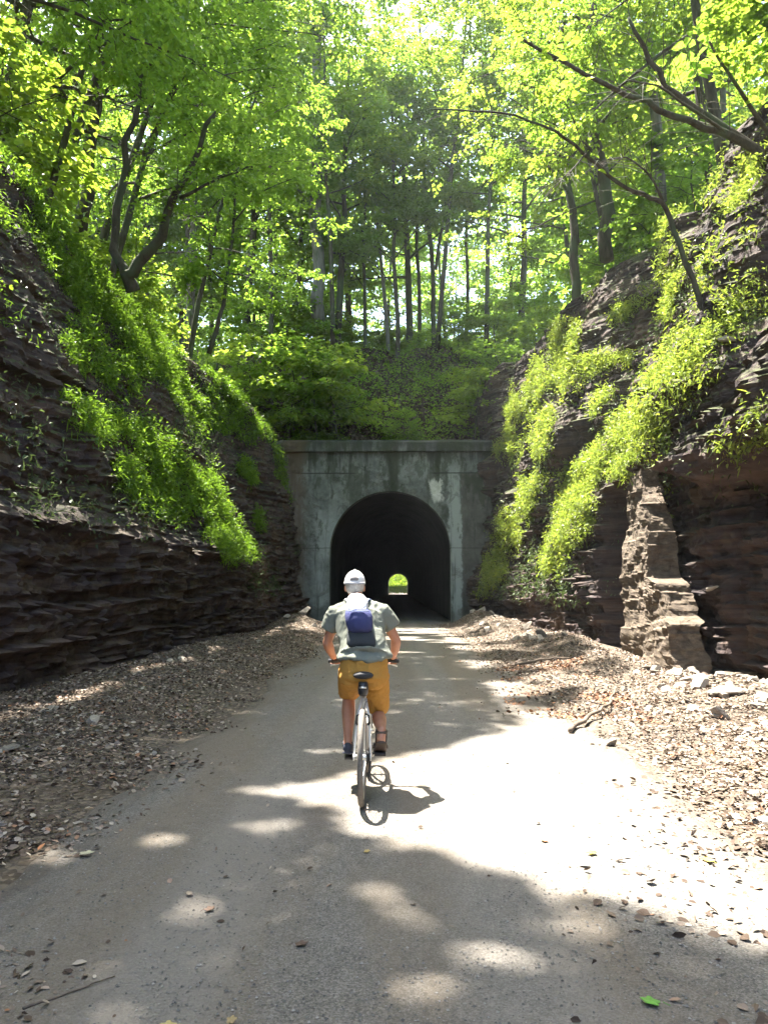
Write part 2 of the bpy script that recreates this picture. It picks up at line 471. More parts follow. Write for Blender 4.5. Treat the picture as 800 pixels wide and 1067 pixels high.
def strata(Y, z, seed):
    """bedding planes broken by vertical joints into blocks that stand in or out"""
    zz = z + .025 * Y * (1 if seed else -.5) + (fbm(np.stack([Y * .25, z * .3, z * 0], -1), 3, seed + 50) - .5) * .45
    o = 0
    for th, ln, amp, s in ((.62, 1.7, .20, 1), (.29, .8, .15, 2), (.13, .45, .075, 3)):
        lv = zz / th + .35 * (vnoise(np.stack([Y * .6 / ln, z * 0 + s, z * 0], -1), seed + s) - .5)
        lay = np.floor(lv); sh = cell(lay, lay * 0 + s, lay * 0 + seed)
        yy = Y / ln + sh * 7 + .25 * (vnoise(np.stack([Y * 2, z * 3, z * 0], -1), seed + 30 + s) - .5)
        a = cell(lay, yy, lay * 0 + s + seed); b = cell(lay, lay * 0 + 77, lay * 0 + s + seed)
        o = o + ((a * .55 + b * .45) - .5) * amp * 2 - amp * .5 * sstep(.86, 1.0, lv - lay)
    return o

def bank(sign, face, crest, seed):
    Y = np.concatenate([np.arange(-14, 3, .35), np.arange(3, 39.6, .065)])
    nz = 220
    t = np.linspace(0, 1, nz)
    zc = crest(Y)
    Z = -.5 + (zc[:, None] + .5) * t[None, :]
    YY = np.repeat(Y[:, None], nz, 1)
    Xf = face(YY, Z)
    rock = 1 - .45 * sstep(4, 7, Z)
    Xf = Xf + strata(YY, Z, seed) * rock * 1.15 + (fbm(np.stack([YY * 1.6, Z * 1.6, Z * 0], -1), 4, seed + 3) - .5) * .5 * (.5 + .5 * sstep(3, 6, Z))
    Yd = YY + (fbm(np.stack([YY * 2.1, Z * 2.1, Z * 0 + 5], -1), 3, seed + 4) - .5) * .15
    # ground above the crest, running back into the wood
    dx = np.concatenate([np.linspace(.25, 6, 24), np.array([8, 11, 15, 22, 32, 50, 80])])
    Xt = Xf[:, -1:] + dx[None, :]
    n = (fbm(np.stack([Xt * .35, YY[:, :1] * .35 + Xt * 0, Xt * 0], -1), 4, seed + 6) - .5)
    Zt = Z[:, -1:] + .22 * dx[None, :] - .08 * np.maximum(dx - 6, 0)[None, :] - .10 * np.maximum(dx - 15, 0)[None, :] + n * 1.1 * np.minimum(dx, 1)[None, :]
    V = np.concatenate([np.stack([sign * Xf, Yd, Z], -1), np.stack([sign * Xt, np.repeat(Y[:, None], len(dx), 1), Zt], -1)], 1)
    ny, k = V.shape[:2]
    i = np.arange(ny - 1)[:, None]; j = np.arange(k - 1)[None, :]
    q = np.stack([i * k + j, (i + 1) * k + j, (i + 1) * k + j + 1, i * k + j + 1], -1).reshape(-1, 4)
    if sign > 0: q = q[:, ::-1]
    return V, q

crestL = lambda Y: 10.9 - .7 * sstep(24, 30, Y) + 1.0 * (fbm(np.stack([Y * .3, Y * 0, Y * 0], -1), 3, 77) - .5) * 2 - 1.2 * sstep(28, 38, Y)
crestR = lambda Y: np.interp(Y, [-15, 8, 18, 26, 34, 40], [10.8, 11.2, 11.6, 12.2, 12.6, 12.0]) + 1.4 * (fbm(np.stack([Y * .35, Y * 0 + 5, Y * 0], -1), 3, 78) - .5) * 2
VL, qL = bank(-1, left_face, crestL, 0)
VR, qR = bank(1, right_face, crestR, 100)
o = link('left_rock_bank', mesh_from('left_rock_bank', VL.reshape(-1, 3), [qL], False, [ROCK])); tag(o, 'shaded layered shale bank with bright green weeds on its slope', 'rock bank', kind='structure')
o = link('right_rock_bank', mesh_from('right_rock_bank', VR.reshape(-1, 3), [qR], False, [ROCK])); tag(o, 'sunlit craggy shale bank with undercut rock and a pale buttress', 'rock bank', kind='structure')

def hill_h(x, y):
    base = 8.75 + 2.6 * sstep(4.5, 9, np.abs(x + .5))
    h = base + np.minimum((y - 37.8) * .82, 7.9) * (1 - .3 * sstep(4.5, 9, np.abs(x + .5))) + .015 * (y - 37.8) - 10 * sstep(200, 246, y)
    return h + ((fbm(np.stack([x * .3, y * .3, x * 0], -1), 5, 61) - .5) * 2.0 + (.5 - np.abs(fbm(np.stack([x * .55, y * .22, x * 0], -1), 4, 62) - .5) * 4) * .55) * sstep(37.8, 40, y)

hx = np.concatenate([[-160, -110, -80], np.arange(-60, -14, 2.0), np.arange(-14, 14, .3), np.arange(14, 61, 2.0), [80, 110, 160]])
hy = np.concatenate([np.arange(37.75, 52, .3), np.arange(52, 90, 2), np.arange(90, 244, 11), [243.6]])
HX, HY = np.meshgrid(hx, hy, indexing='ij'); HZ = hill_h(HX, HY)
k = len(hy); i = np.arange(len(hx) - 1)[:, None]; j = np.arange(k - 1)[None, :]
q = np.stack([i * k + j, (i + 1) * k + j, (i + 1) * k + j + 1, i * k + j + 1], -1).reshape(-1, 4)
def hill_mat():
    m = M('forest_floor'); v = m.pos()
    n1 = m.noise(v, 5, detail=8, rough=.75); n2 = m.noise(v, .7, detail=5)
    c = m.ramp(n1, [(.3, (.03, .022, .016)), (.55, (.085, .06, .042)), (.75, (.17, .125, .09))])
    c = m.mix(n2.ss(.52, .65) * .6, c, (.035, .06, .018))
    m.color(c).rough(.95, .2).bump(n1, .8, .12); return m.m
HILLM = hill_mat()
o = link('hillside', mesh_from('hillside', np.stack([HX, HY, HZ], -1).reshape(-1, 3), [q], True, [HILLM]))
tag(o, 'dim leaf covered hillside rising above the tunnel portal', 'hillside', kind='structure')

def ground_h(x, y):
    nz = fbm(np.stack([x * 1.1, y * 1.1, x * 0], -1), 5, 41) - .5
    edge_l = sstep(1.9, 3.2, -x); edge_r = sstep(1.7, 3.0, x)
    h = edge_l * (.03 + .035 * np.maximum(-x - 2.2, 0)) + edge_r * (.03 + .025 * np.maximum(x - 1.9, 0))
    h = h + (edge_l + edge_r) * nz * .22
    def bump(cx, cy, rx, ry, a):
        return a * np.exp(-(((x - cx) / rx) ** 2 + ((y - cy) / ry) ** 2))
    h = h + bump(4.1, 15.0, .6, 1.0, .30) + bump(4.7, 11.5, .6, 1.2, .20) + bump(4.9, 9.4, .6, 1.6, .14) + bump(4.6, 21, .8, 3, .28) + bump(3.9, 28, .8, 3.4, .42) + bump(3.4, 33, .7, 3, .55)
    h = h + bump(-4.1, 31, .9, 2.0, .5) + bump(-4.9, 18, .5, 6, .12)
    h = h * (1 - sstep(35.5, 36.8, y)) * sstep(-30, -12, y) * (1 - sstep(7, 12, np.abs(x)))
    return h

gx = np.concatenate([[-190, -80, -30, -14, -10], np.arange(-7.5, 7.5, .07), [7.6, 10, 14, 30, 80, 190]])
gy = np.concatenate([[-60, -25], np.arange(-12, 0, .4), np.arange(0, 38, .1), [38.2, 45, 60, 100, 160, 240, 300, 420]])
GX, GY = np.meshgrid(gx, gy, indexing='ij'); GZ = ground_h(GX, GY)
k = len(gy); i = np.arange(len(gx) - 1)[:, None]; j = np.arange(k - 1)[None, :]
q = np.stack([i * k + j, (i + 1) * k + j, (i + 1) * k + j + 1, i * k + j + 1], -1).reshape(-1, 4)
o = link('ground', mesh_from('ground', np.stack([GX, GY, GZ], -1).reshape(-1, 3), [q], True, [GROUND]))
tag(o, 'leaf strewn earth verges of the cutting', 'ground', kind='structure')

# the trail itself
py_ = np.concatenate([np.arange(-14, 38, .12), np.arange(38, 300, 4)])
nx = 40
wl = -2.3 + (fbm(np.stack([py_ * .5, py_ * 0, py_ * 0], -1), 4, 91) - .5) * .8 - .75 * sstep(33, 36, py_)
wr = 2.15 + (fbm(np.stack([py_ * .5, py_ * 0 + 9, py_ * 0], -1), 4, 92) - .5) * .8 + .45 * sstep(33, 36, py_)
s = np.linspace(0, 1, nx)
PX = wl[:, None] + (wr - wl)[:, None] * s[None, :]; PYY = np.repeat(py_[:, None], nx, 1)
PZ = .012 + .02 * (np.sin(s * math.pi))[None, :] ** .5 + (fbm(np.stack([PX * 1.5, PYY * 1.5, PX * 0], -1), 4, 95) - .5) * .02 * np.sin(s * math.pi)[None, :]
PZ[:, 0] = -.03; PZ[:, -1] = -.03
i = np.arange(len(py_) - 1)[:, None]; j = np.arange(nx - 1)[None, :]
q = np.stack([i * nx + j, i * nx + j + 1, (i + 1) * nx + j + 1, (i + 1) * nx + j], -1).reshape(-1, 4)
ef = np.repeat(np.abs((s[:-1] + s[1:]) - 1)[None, :], len(py_) - 1, 0).ravel() ** 2.2
o = link('path', mesh_from('path', np.stack([PX, PYY, PZ], -1).reshape(-1, 3), [q], True, [PATH], ef))
tag(o, 'grey fine gravel trail running into the tunnel', 'path', kind='structure')

# ------------------------------------------------------------------ the air of the wood
def haze_box():
    m = bpy.data.materials.new('damp_forest_air'); m.use_nodes = True; nt = m.node_tree; nt.nodes.clear()
    v = nt.nodes.new('ShaderNodeVolumePrincipled'); v.inputs['Color'].default_value = (.86, .92, .95, 1); v.inputs['Density'].default_value = .00035; v.inputs['Anisotropy'].default_value = .35
    o_ = nt.nodes.new('ShaderNodeOutputMaterial'); nt.links.new(v.outputs[0], o_.inputs['Volume'])
    o = Geo().box((0, 180, 34), (200, 250, 36)).obj('haze', m, None, False); tag(o, 'thin bright haze hanging in the damp woodland air', 'haze', kind='stuff')
haze_box()

# ------------------------------------------------------------------ tunnel
TR, TS, TL = 2.95, 3.45, 244.0                                # radius, springing height, far end
tun = thing('railway_tunnel', 'weathered concrete railway tunnel portal with a dark round arched bore', 'tunnel', (TX, Y_PORTAL, 0))
def arch_curve(r, spring, n=40, z0=-.4):
    a = np.linspace(0, math.pi, n)
    pts = [(-r, z0)] + [(-r, zz) for zz in np.linspace(z0, spring, 6)[1:-1]] + [(-r * math.cos(t), spring + r * math.sin(t)) for t in a] + [(r, zz) for zz in np.linspace(spring, z0, 6)[1:-1]] + [(r, z0)]
    return np.array(pts)
def portal(y, out, name_y, wl, wr, top, thick=.7):
    """wall with the arched hole: ring between arch and outline, with front, soffit and back"""
    c = arch_curve(TR, TS)
    ob = []
    for x, z in c:
        if z <= TS + 1e-6: ob.append((wl if x < 0 else wr, z))
        else:
            ang = math.atan2(z - TS, x); dx, dz = math.cos(ang), math.sin(ang)
            tt = min((top - TS) / dz if dz > 1e-6 else 1e9, (wr / dx) if dx > 1e-6 else ((wl / dx) if dx < -1e-6 else 1e9))
            ob.append((dx * tt, TS + dz * tt))
    ob = np.array(ob); n = len(c)
    # make sure corners exist
    il = np.argmin(np.abs(ob[:, 0] - wl) + np.abs(ob[:, 1] - top)); ob[il] = (wl, top)
    ir = np.argmin(np.abs(ob[:, 0] - wr) + np.abs(ob[:, 1] - top)); ob[ir] = (wr, top)
    V = []
    for yy in (y, y + out * thick):
        V += [(TX + a, yy, b) for a, b in c] + [(TX + a, yy, b) for a, b in ob]
    q = []
    for t in range(n - 1):
        q.append((t, t + 1, n + t + 1, n + t)); q.append((2 * n + t, 3 * n + t, 3 * n + t + 1, 2 * n + t + 1))
        q.append((t, 2 * n + t, 2 * n + t + 1, t + 1)); q.append((n + t, n + t + 1, 3 * n + t + 1, 3 * n + t))
    return mesh_from('portal_wall', np.array(V, float), [np.array(q)], False, [CONC])
link('portal_wall', portal(Y_PORTAL, 1, 0, -7.6, 7.0, 8.35), tun)
g = Geo()
# chamfered coping, slightly uneven
cx = np.linspace(-7.6, 7.0, 60) + TX
wob = (fbm(np.stack([cx * .8, cx * 0, cx * 0], -1), 3, 15) - .5) * .10
prof = [(-.22, 8.355), (-.22, 8.80), (-.12, 8.93), (.55, 8.93), (.55, 8.355)]
V = []
for a, d in zip(cx, wob):
    for (yy, zz) in prof: V.append((a, Y_PORTAL + yy + d * .3, zz + (d if zz > 8.7 else 0)))
kk = len(prof); q = [(a * kk + b, a * kk + (b + 1) % kk, (a + 1) * kk + (b + 1) % kk, (a + 1) * kk + b) for a in range(len(cx) - 1) for b in range(kk)]
g.add(np.array(V), [np.array(q)]); g.obj('coping', CONC, tun, False)
# raised arch ring
c1 = arch_curve(TR + .30, TS); c0 = arch_curve(TR - .004, TS); n = len(c0); V = []
for cc, yy in ((c0, .35), (c0, -.06), (c1, -.06), (c1, .05)): V += [(TX + a, Y_PORTAL + yy, b) for a, b in cc]
q = [(r * n + t, r * n + t + 1, (r + 1) * n + t + 1, (r + 1) * n + t) for r in range(3) for t in range(n - 1)]
link('arch_ring', mesh_from('arch_ring', np.array(V), [np.array(q)], False, [CONC]), tun)
# lining with a slightly uneven, ribbed barrel
cc = arch_curve(TR + .02, TS, 36); n = len(cc)
ys = np.concatenate([np.arange(Y_PORTAL + .69, 80, .5), np.arange(80, TL + .1, 4)]); ys[-1] = TL - .3
V = []
for yy in ys:
    rib = .05 if int((yy - Y_PORTAL) / 2) % 2 else 0
    for a, b in cc:
        d = (vnoise(np.array([[a * 1.3, yy * .8, b * 1.3]]), 3)[0]) * .07
        s_ = 1 + (rib + d) / 3
        V.append((TX + a * s_, yy, TS + (b - TS) * s_ if b > TS else b))
q = [(r * n + t, r * n + t + 1, (r + 1) * n + t + 1, (r + 1) * n + t) for r in range(len(ys) - 1) for t in range(n - 1)]
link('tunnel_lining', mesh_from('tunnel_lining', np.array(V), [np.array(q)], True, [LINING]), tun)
link('far_portal_wall', portal(TL - .32, 1, 0, -9, 9, 9.0, .6), tun)

# ------------------------------------------------------------------ leaves
def leaves(P, D, Nn, L, W, fold=.18, droop=.25):
    """folded two-blade leaves: P base, D along, Nn normal"""
    n = len(P); L = L[:, None]; W = W[:, None]
    D = unit(D); S = unit(np.cross(D, Nn)); U = np.cross(S, D)
    b = P
    tip = P + D * L - U * L * droop
    m1 = P + D * L * .32; m2 = P + D * L * .68 - U * L * droop * .4
    v = np.stack([b, m1 + S * W * .5 + U * W * fold, m2 + S * W * .42 + U * W * fold, tip, m2 - S * W * .42 + U * W * fold, m1 - S * W * .5 + U * W * fold], 1).reshape(-1, 3)
    o = np.arange(n)[:, None] * 6
    q = np.concatenate([o + np.array([[0, 1, 2, 3]]), o + np.array([[0, 3, 4, 5]])], 1).reshape(-1, 4)
    return v, q

def leaf_mesh(name, P, D, Nn, L, W, mat, tint=None, **k):
    v, q = leaves(P, D, Nn, L, W, **k)
    if tint is None: tint = rng.random(len(P))
    return mesh_from(name, v, [q], False, [mat], np.repeat(tint, 2))

# gaps cut in the crowns to place the sun patches: probability that no leaf stands in the ray that reaches (x, y) on the ground
def poly_in(x, y, poly):
    ins = np.zeros(x.shape, bool); p = np.array(poly)
    for a, b in zip(p, np.roll(p, -1, 0)):
        c = ((a[1] > y) != (b[1] > y)) & (x < (b[0] - a[0]) * (y - a[1]) / (b[1] - a[1] + 1e-12) + a[0])
        ins ^= c
    return ins
def gpx(px, py): Y = EYE * F / (py - 614); return ((px - 416) / F * Y, Y)
GLADE = [gpx(*p) for p in ((335, 806), (420, 782), (500, 765), (560, 740), (620, 715), (690, 700), (830, 725), (830, 1010), (740, 960), (640, 930), (560, 902), (440, 884), (340, 862), (300, 835))]
def sun_gap(x, y):
    q = lambda s, sd: fbm(np.stack([x * s, y * s, x * 0], -1), 3, sd)
    wx = x + (q(1.3, 1) - .5) * .7; wy = y + (q(1.3, 2) - .5) * .7
    p = np.where(poly_in(wx, wy, GLADE), 1.0, 0.0)
    sp = (x > 1.4) & (x < 5.2) & (y > 8) & (y < 27)
    p = np.maximum(p, sp * sstep(.46, .54, q(1.0, 3)))
    st = (x > -1.2) & (x < 2.4) & (y > 12) & (y < 34)
    p = np.maximum(p, st * sstep(.58, .64, fbm(np.stack([x * .6, y * 1.3, x * 0], -1), 3, 4)))
    p = np.maximum(p, (x > 4.7) & (x < 12) & (y > 2) & (y < 36) & (q(.45, 5) > .40))
    p = np.maximum(p, ((x > -6.6) & (x < -4.3) & (y > 7) & (y < 34) & (q(.55, 6) > .27)) * 1.0)
    for cx, cy, rx, ry in ((.58, 3.4, .3, .16), (-.02, 3.95, .14, .1), (.2, 3.0, .2, .1), (.95, 3.75, .18, .14), (-.9, 6.1, .35, .2), (-1.0, 5.3, .22, .12), (-1.5, 4.9, .2, .07), (-.75, 7.6, .4, .14)):
        p = np.maximum(p, (((wx - cx) / rx) ** 2 + ((wy - cy) / ry) ** 2) < 1)
    p = np.maximum(p, ((x > 4.3) & (x < 6.6) & (y > 9) & (y < 18)) * 1.0)
    p = np.maximum(p, sstep(.72, .76, q(2.2, 8)) * .9)
    return p
def open_to_sun(P):
    """keep-mask of leaves with those that would shade the chosen sun patches dropped"""
    gx_, gy_ = P[:, 0] + P[:, 2] * .26, P[:, 1] - P[:, 2] * .29
    return rng.random(len(P)) >= sun_gap(gx_, gy_)

# ------------------------------------------------------------------ trees
def glade_hit(P):
    return poly_in(P[:, 0] + P[:, 2] * .26, P[:, 1] - P[:, 2] * .29, GLADE).mean()

def rot_h(d, ang, el=0.0):
    c, s = math.cos(ang), math.sin(ang)
    v = np.array([d[0] * c - d[1] * s, d[0] * s + d[1] * c, d[2] + el]); return v / np.linalg.norm(v)

def grow(r, trunk, rad, n_limb=14, lf=.4, limb_len=4.0, rise=.35, n_sub=6, n_twig=6, leaf_n=12, leaf=.12, pull=(0, 0, 0), sides=8, twig_len=.8, limbs=None, gaps=False, round_=False):
    """trunk polyline -> (wood Geo, leaf arrays)"""
    g = Geo(); trunk = np.asarray(trunk, float)
    rad = np.asarray(rad, float)
    g.tube(trunk, rad, sides)
    seg = np.concatenate([[0], np.cumsum(np.linalg.norm(np.diff(trunk, axis=0), axis=1))]); tot = seg[-1]
    on = lambda t: np.array([np.interp(t * tot, seg, trunk[:, k]) for k in range(3)])
    T0, T1 = [], []
    az = r.random() * 6.28
    lines = []
    for i in range(n_limb):
        t = lf + (1 - lf) * (i + r.random() * .8) / n_limb
        p = on(t); az += 2.4 + r.normal() * .35
        el = rise + r.normal() * .15 + .45 * max(0, t - .7) / .3
        d = np.array([math.cos(az), math.sin(az), el]); d = d / np.linalg.norm(d)
        d = d + np.asarray(pull) * .6; d = d / np.linalg.norm(d)
        ln = limb_len * (1 - .6 * (t - lf) / (1 - lf + 1e-6)) * (.7 + .6 * r.random())
        if round_: tt_ = (t - lf) / (1 - lf); ln = limb_len * (.55 + .6 * math.sin(math.pi * (.12 + .8 * tt_))) * (.65 + .6 * r.random())
        pts = [p]; dd = d.copy()
        for s in range(5):
            dd = dd + np.array([r.normal() * .13, r.normal() * .13, r.normal() * .08 - .03]) + np.asarray(pull) * .12; dd /= np.linalg.norm(dd)
            pts.append(pts[-1] + dd * ln / 5)
        r0 = np.interp(t, np.linspace(0, 1, len(rad)), rad) * .5
        if gaps and glade_hit(np.array(pts)) > .45: continue            # limbs that would shade the sunlit patch are left out
        lines.append((np.array(pts), r0, ln))
    for L in (limbs or []): lines.append(L)
    for pts, r0, ln in lines:
        g.tube(pts, np.linspace(r0, .008, len(pts)), 5, cap=False)
        kseg = len(pts) - 1
        for s in range(n_sub):
            f = .22 + .78 * (s + r.random()) / n_sub; f = min(f, .999)
            ii = int(f * kseg); fr = f * kseg - ii
            b = pts[ii] * (1 - fr) + pts[ii + 1] * fr; d = unit(pts[ii + 1] - pts[ii])
            sd_ = 1 if s % 2 else -1
            d2 = rot_h(d, sd_ * (.5 + .7 * r.random()), r.normal() * .18 - .05)
            l2 = ln * .42 * (1.1 - .6 * f) * (.7 + .6 * r.random()) + .25
            if gaps and glade_hit(np.array([b, b + d2 * l2])) > .6: continue
            m_ = b + d2 * l2 * .5 + np.array([0, 0, .04 * l2]); e = b + d2 * l2 - np.array([0, 0, .10 * l2])
            g.tube([b, m_, e], [max(.006, r0 * .3), .007, .003], 4, cap=False)
            for w_ in range(n_twig):
                f2 = .15 + .85 * (w_ + r.random() * .7) / n_twig
                tb = b * (1 - f2) + e * f2 + np.array([0, 0, .04 * l2 * 4 * f2 * (1 - f2)])
                d3 = rot_h(d2, (1 if w_ % 2 else -1) * (.35 + .8 * r.random()), r.normal() * .2)
                l3 = twig_len * (.55 + .7 * r.random())
                T0.append(tb); T1.append(tb + d3 * l3 - np.array([0, 0, .12 * l3]))
    if not T0: return g, None
    T0 = np.array(T0); T1 = np.array(T1); nt_ = len(T0)
    rr = np.random.default_rng(int(r.integers(1 << 30)))
    u = (np.arange(leaf_n)[None, :] + rr.random((nt_, leaf_n))) / leaf_n
    P = T0[:, None] + (T1 - T0)[:, None] * u[..., None]
    d = unit(T1 - T0)[:, None].repeat(leaf_n, 1)
    perp = unit(np.cross(d, np.array([0, 0, 1.0])))
    sg = np.where(np.arange(leaf_n) % 2, 1, -1)[None, :, None]
    D = d * .55 + perp * sg * .8 + rr.normal(size=P.shape) * .28 + np.array([0, 0, -.12])
    Nn = np.array([0, 0, 1.0]) + rr.normal(size=P.shape) * .42
    P = P + rr.normal(size=P.shape) * .05
    cl = (rr.random((nt_, 1)) * .6 + rr.random((nt_, leaf_n)) * .4).ravel()
    L = leaf * (.65 + .7 * rr.random(nt_ * leaf_n))
    return g, dict(P=P.reshape(-1, 3), D=D.reshape(-1, 3), N=Nn.reshape(-1, 3), L=L, W=L * (.62 + .2 * rr.random(len(L))), tint=cl)

def finish(root, g, lv, bark, leafm, cull=True):
    g.obj('trunk', bark, root)
    if lv is not None:
        if cull:
            k_ = open_to_sun(lv['P']); lv = {a: b[k_] for a, b in lv.items()}
        link('crown', leaf_mesh('crown', lv['P'], lv['D'], lv['N'], lv['L'], lv['W'], leafm, lv['tint']), root)

def bent(base, top, n=8, wob=.35, r=None, sag=(0, 0, 0)):
    t = np.linspace(0, 1, n)[:, None]; p = np.asarray(base) * (1 - t) + np.asarray(top) * t
    p = p + np.asarray(sag) * (4 * t * (1 - t))
    w_ = r.normal(size=(n, 3)) * wob * np.array([1, 1, .2]); w_[0] = 0
    return p + np.cumsum(w_, 0) * .35

def surf_z(V, x, y):
    """height of a bank's upper ground near (x, y)"""
    Vt = V[:, 220:].reshape(-1, 3); d = (Vt[:, 0] - x) ** 2 + (Vt[:, 1] - y) ** 2
    return Vt[np.argmin(d), 2]

# --- unique trees rooted on the banks, some out of view to shade the trail: (x, y, height, lean x, lean y, radius, limb length, label)
BANK_TREES = [
    (-9.6, -3.0, 18, 5.6, 1.5, .20, 5.2, 'LEFT', 'tall leaning tree on the left bank behind the viewer'),
    (-10.6, 2.0, 19, 6.4, 1.5, .22, 5.6, 'LEFT', 'broad overhanging tree on the left bank level with the viewer'),
    (-9.8, 6.5, 18, 5.6, .5, .19, 5.2, 'LEFT', 'overhanging tree above the nearest part of the left bank'),
    (-12.2, 10.5, 20, 6.6, .0, .21, 5.4, 'LEFT', 'spreading tree set back above the near left bank'),
    (-9.9, 13.2, 9.5, 3.6, .6, .15, 5.0, 'LEFT', 'slim tree on the left crest whose crown roofs the trail'),
    (-13.2, 23.0, 19, 2.8, .0, .34, 4.8, 'LEFT', 'thick dark trunk standing behind the forked tree on the left bank'),
    (-10.2, 20.5, 16, 4.8, -.6, .12, 4.2, 'LEFT', 'thin leafy tree beside the forked tree on the left crest'),
    (-11.0, 27.0, 18, 5.2, .4, .17, 4.8, 'LEFT', 'leafy tree on the far left crest bending over the trail'),
    (-9.4, 32.5, 16, 4.0, -1.0, .14, 4.2, 'LEFT', 'young leafy tree on the left crest nearest the portal'),
    (-15.5, 30.0, 20, 2.0, .0, .26, 5.0, 'LEFT', 'big straight tree deep in the wood on the left'),
    (-16.5, 17.0, 20, 3.0, .0, .28, 5.2, 'LEFT', 'large shaded tree deep in the near left wood'),
    (-14.0, 6.0, 22, 8.5, .5, .24, 6.0, 'LEFT', 'tall tree far up the near left bank arching over the trail'),
    (-14.5, 14.5, 13, 7.0, .5, .24, 6.0, 'LEFT', 'tall tree far up the left bank arching over the sunlit glade'),
    (-13.5, 30.5, 23, 8.0, 1.0, .22, 6.0, 'LEFT', 'tall arching tree whose top leans over towards the portal'),
    (-13.5, 19.0, 23, 9.0, .5, .22, 6.0, 'LEFT', 'tall arching tree behind the forked tree, its crown over the trail'),
    (-13.0, 25.5, 22, 9.0, .5, .20, 6.0, 'LEFT', 'tall arching tree above the far green strip on the left'),
    (9.4, 2.0, 15, -1.5, 1.0, .18, 4.6, 'RIGHT', 'tree on the right bank level with the viewer'),
    (10.4, 9.0, 17, -1.6, .5, .20, 4.8, 'RIGHT', 'stout leafy tree above the near right crags'),
    (9.6, 16.5, 14, -2.6, .6, .15, 4.4, 'RIGHT', 'yellow green tree leaning out over the right crags'),
    (9.2, 20.5, 16, -2.4, .2, .20, 4.6, 'RIGHT', 'dark trunked tree on the middle of the right crest'),
    (11.4, 26.0, 18, -2.2, .0, .24, 4.8, 'RIGHT', 'broad leafy tree behind the right crest'),
    (8.6, 29.5, 13, -2.2, -.5, .13, 4.2, 'RIGHT', 'slender bright tree on the far right crest'),
    (10.5, 33.0, 22, -6.5, .6, .2, 6.0, 'RIGHT', 'tall pale leaved tree leaning from the right over the portal'),
    (8.2, 34.5, 14, -1.6, -.6, .14, 4.2, 'RIGHT', 'light green tree on the right crest next to the portal'),
    (14.0, 19.0, 20, -1.5, .0, .28, 5.2, 'RIGHT', 'large tree deep in the wood on the right'),
    (15.0, 33.0, 20, -1.0, .0, .27, 5.0, 'RIGHT', 'big straight tree deep in the far right wood'),
]
for n_, (x, y, h, lx, ly, rad, ll, side, lab) in enumerate(BANK_TREES):
    r = np.random.default_rng(300 + n_)
    z = surf_z(VL if side == 'LEFT' else VR, x, y) - .3
    root = thing('broadleaf_tree', lab, 'tree', (x, y, z), 'trees rooted along the tops of the rock banks')
    tr = bent((x, y, z), (x + lx, y + ly, z + h), 9, .22, r, (-lx * .15, 0, 0))
    near_left = side == 'LEFT'
    g, lv = grow(r, tr, np.linspace(rad, .03, 9), 26 if near_left else 16, (.42 if h > 20 or y == 14.5 else .28) if near_left else .3, ll * (1.15 if near_left else 1), .22, 7, 7, 16, .165 if y < 11 else .14, (.35 if near_left else -.12, 0, 0), twig_len=.95, gaps=True)
    finish(root, g, lv, BARK, LEAF if near_left else LEAF_YEL)

for n_, (x, y, h, lab) in enumerate(((-4.2, 46.5, 25, 'tall bright tree just left of centre above the portal'), (2.4, 47.0, 26, 'tall bright tree standing over the right half of the portal'), (5.4, 46.0, 24, 'tall yellow green tree right of centre above the portal'))):
    r = np.random.default_rng(480 + n_); z = hill_h(np.array([x]), np.array([y]))[0] - .3
    root = thing('broadleaf_tree', lab, 'tree', (x, y, z), 'tall trees standing over the portal')
    g, lv = grow(r, bent((x, y, z), (x + r.normal() * .8, y - 2.5, z + h), 9, .2, r), np.linspace(.17, .04, 9), 20, .42, 4.2, .35, 7, 6, 13, .19, twig_len=1.1, round_=True)
    finish(root, g, lv, BARK, LEAF_YEL, cull=False)

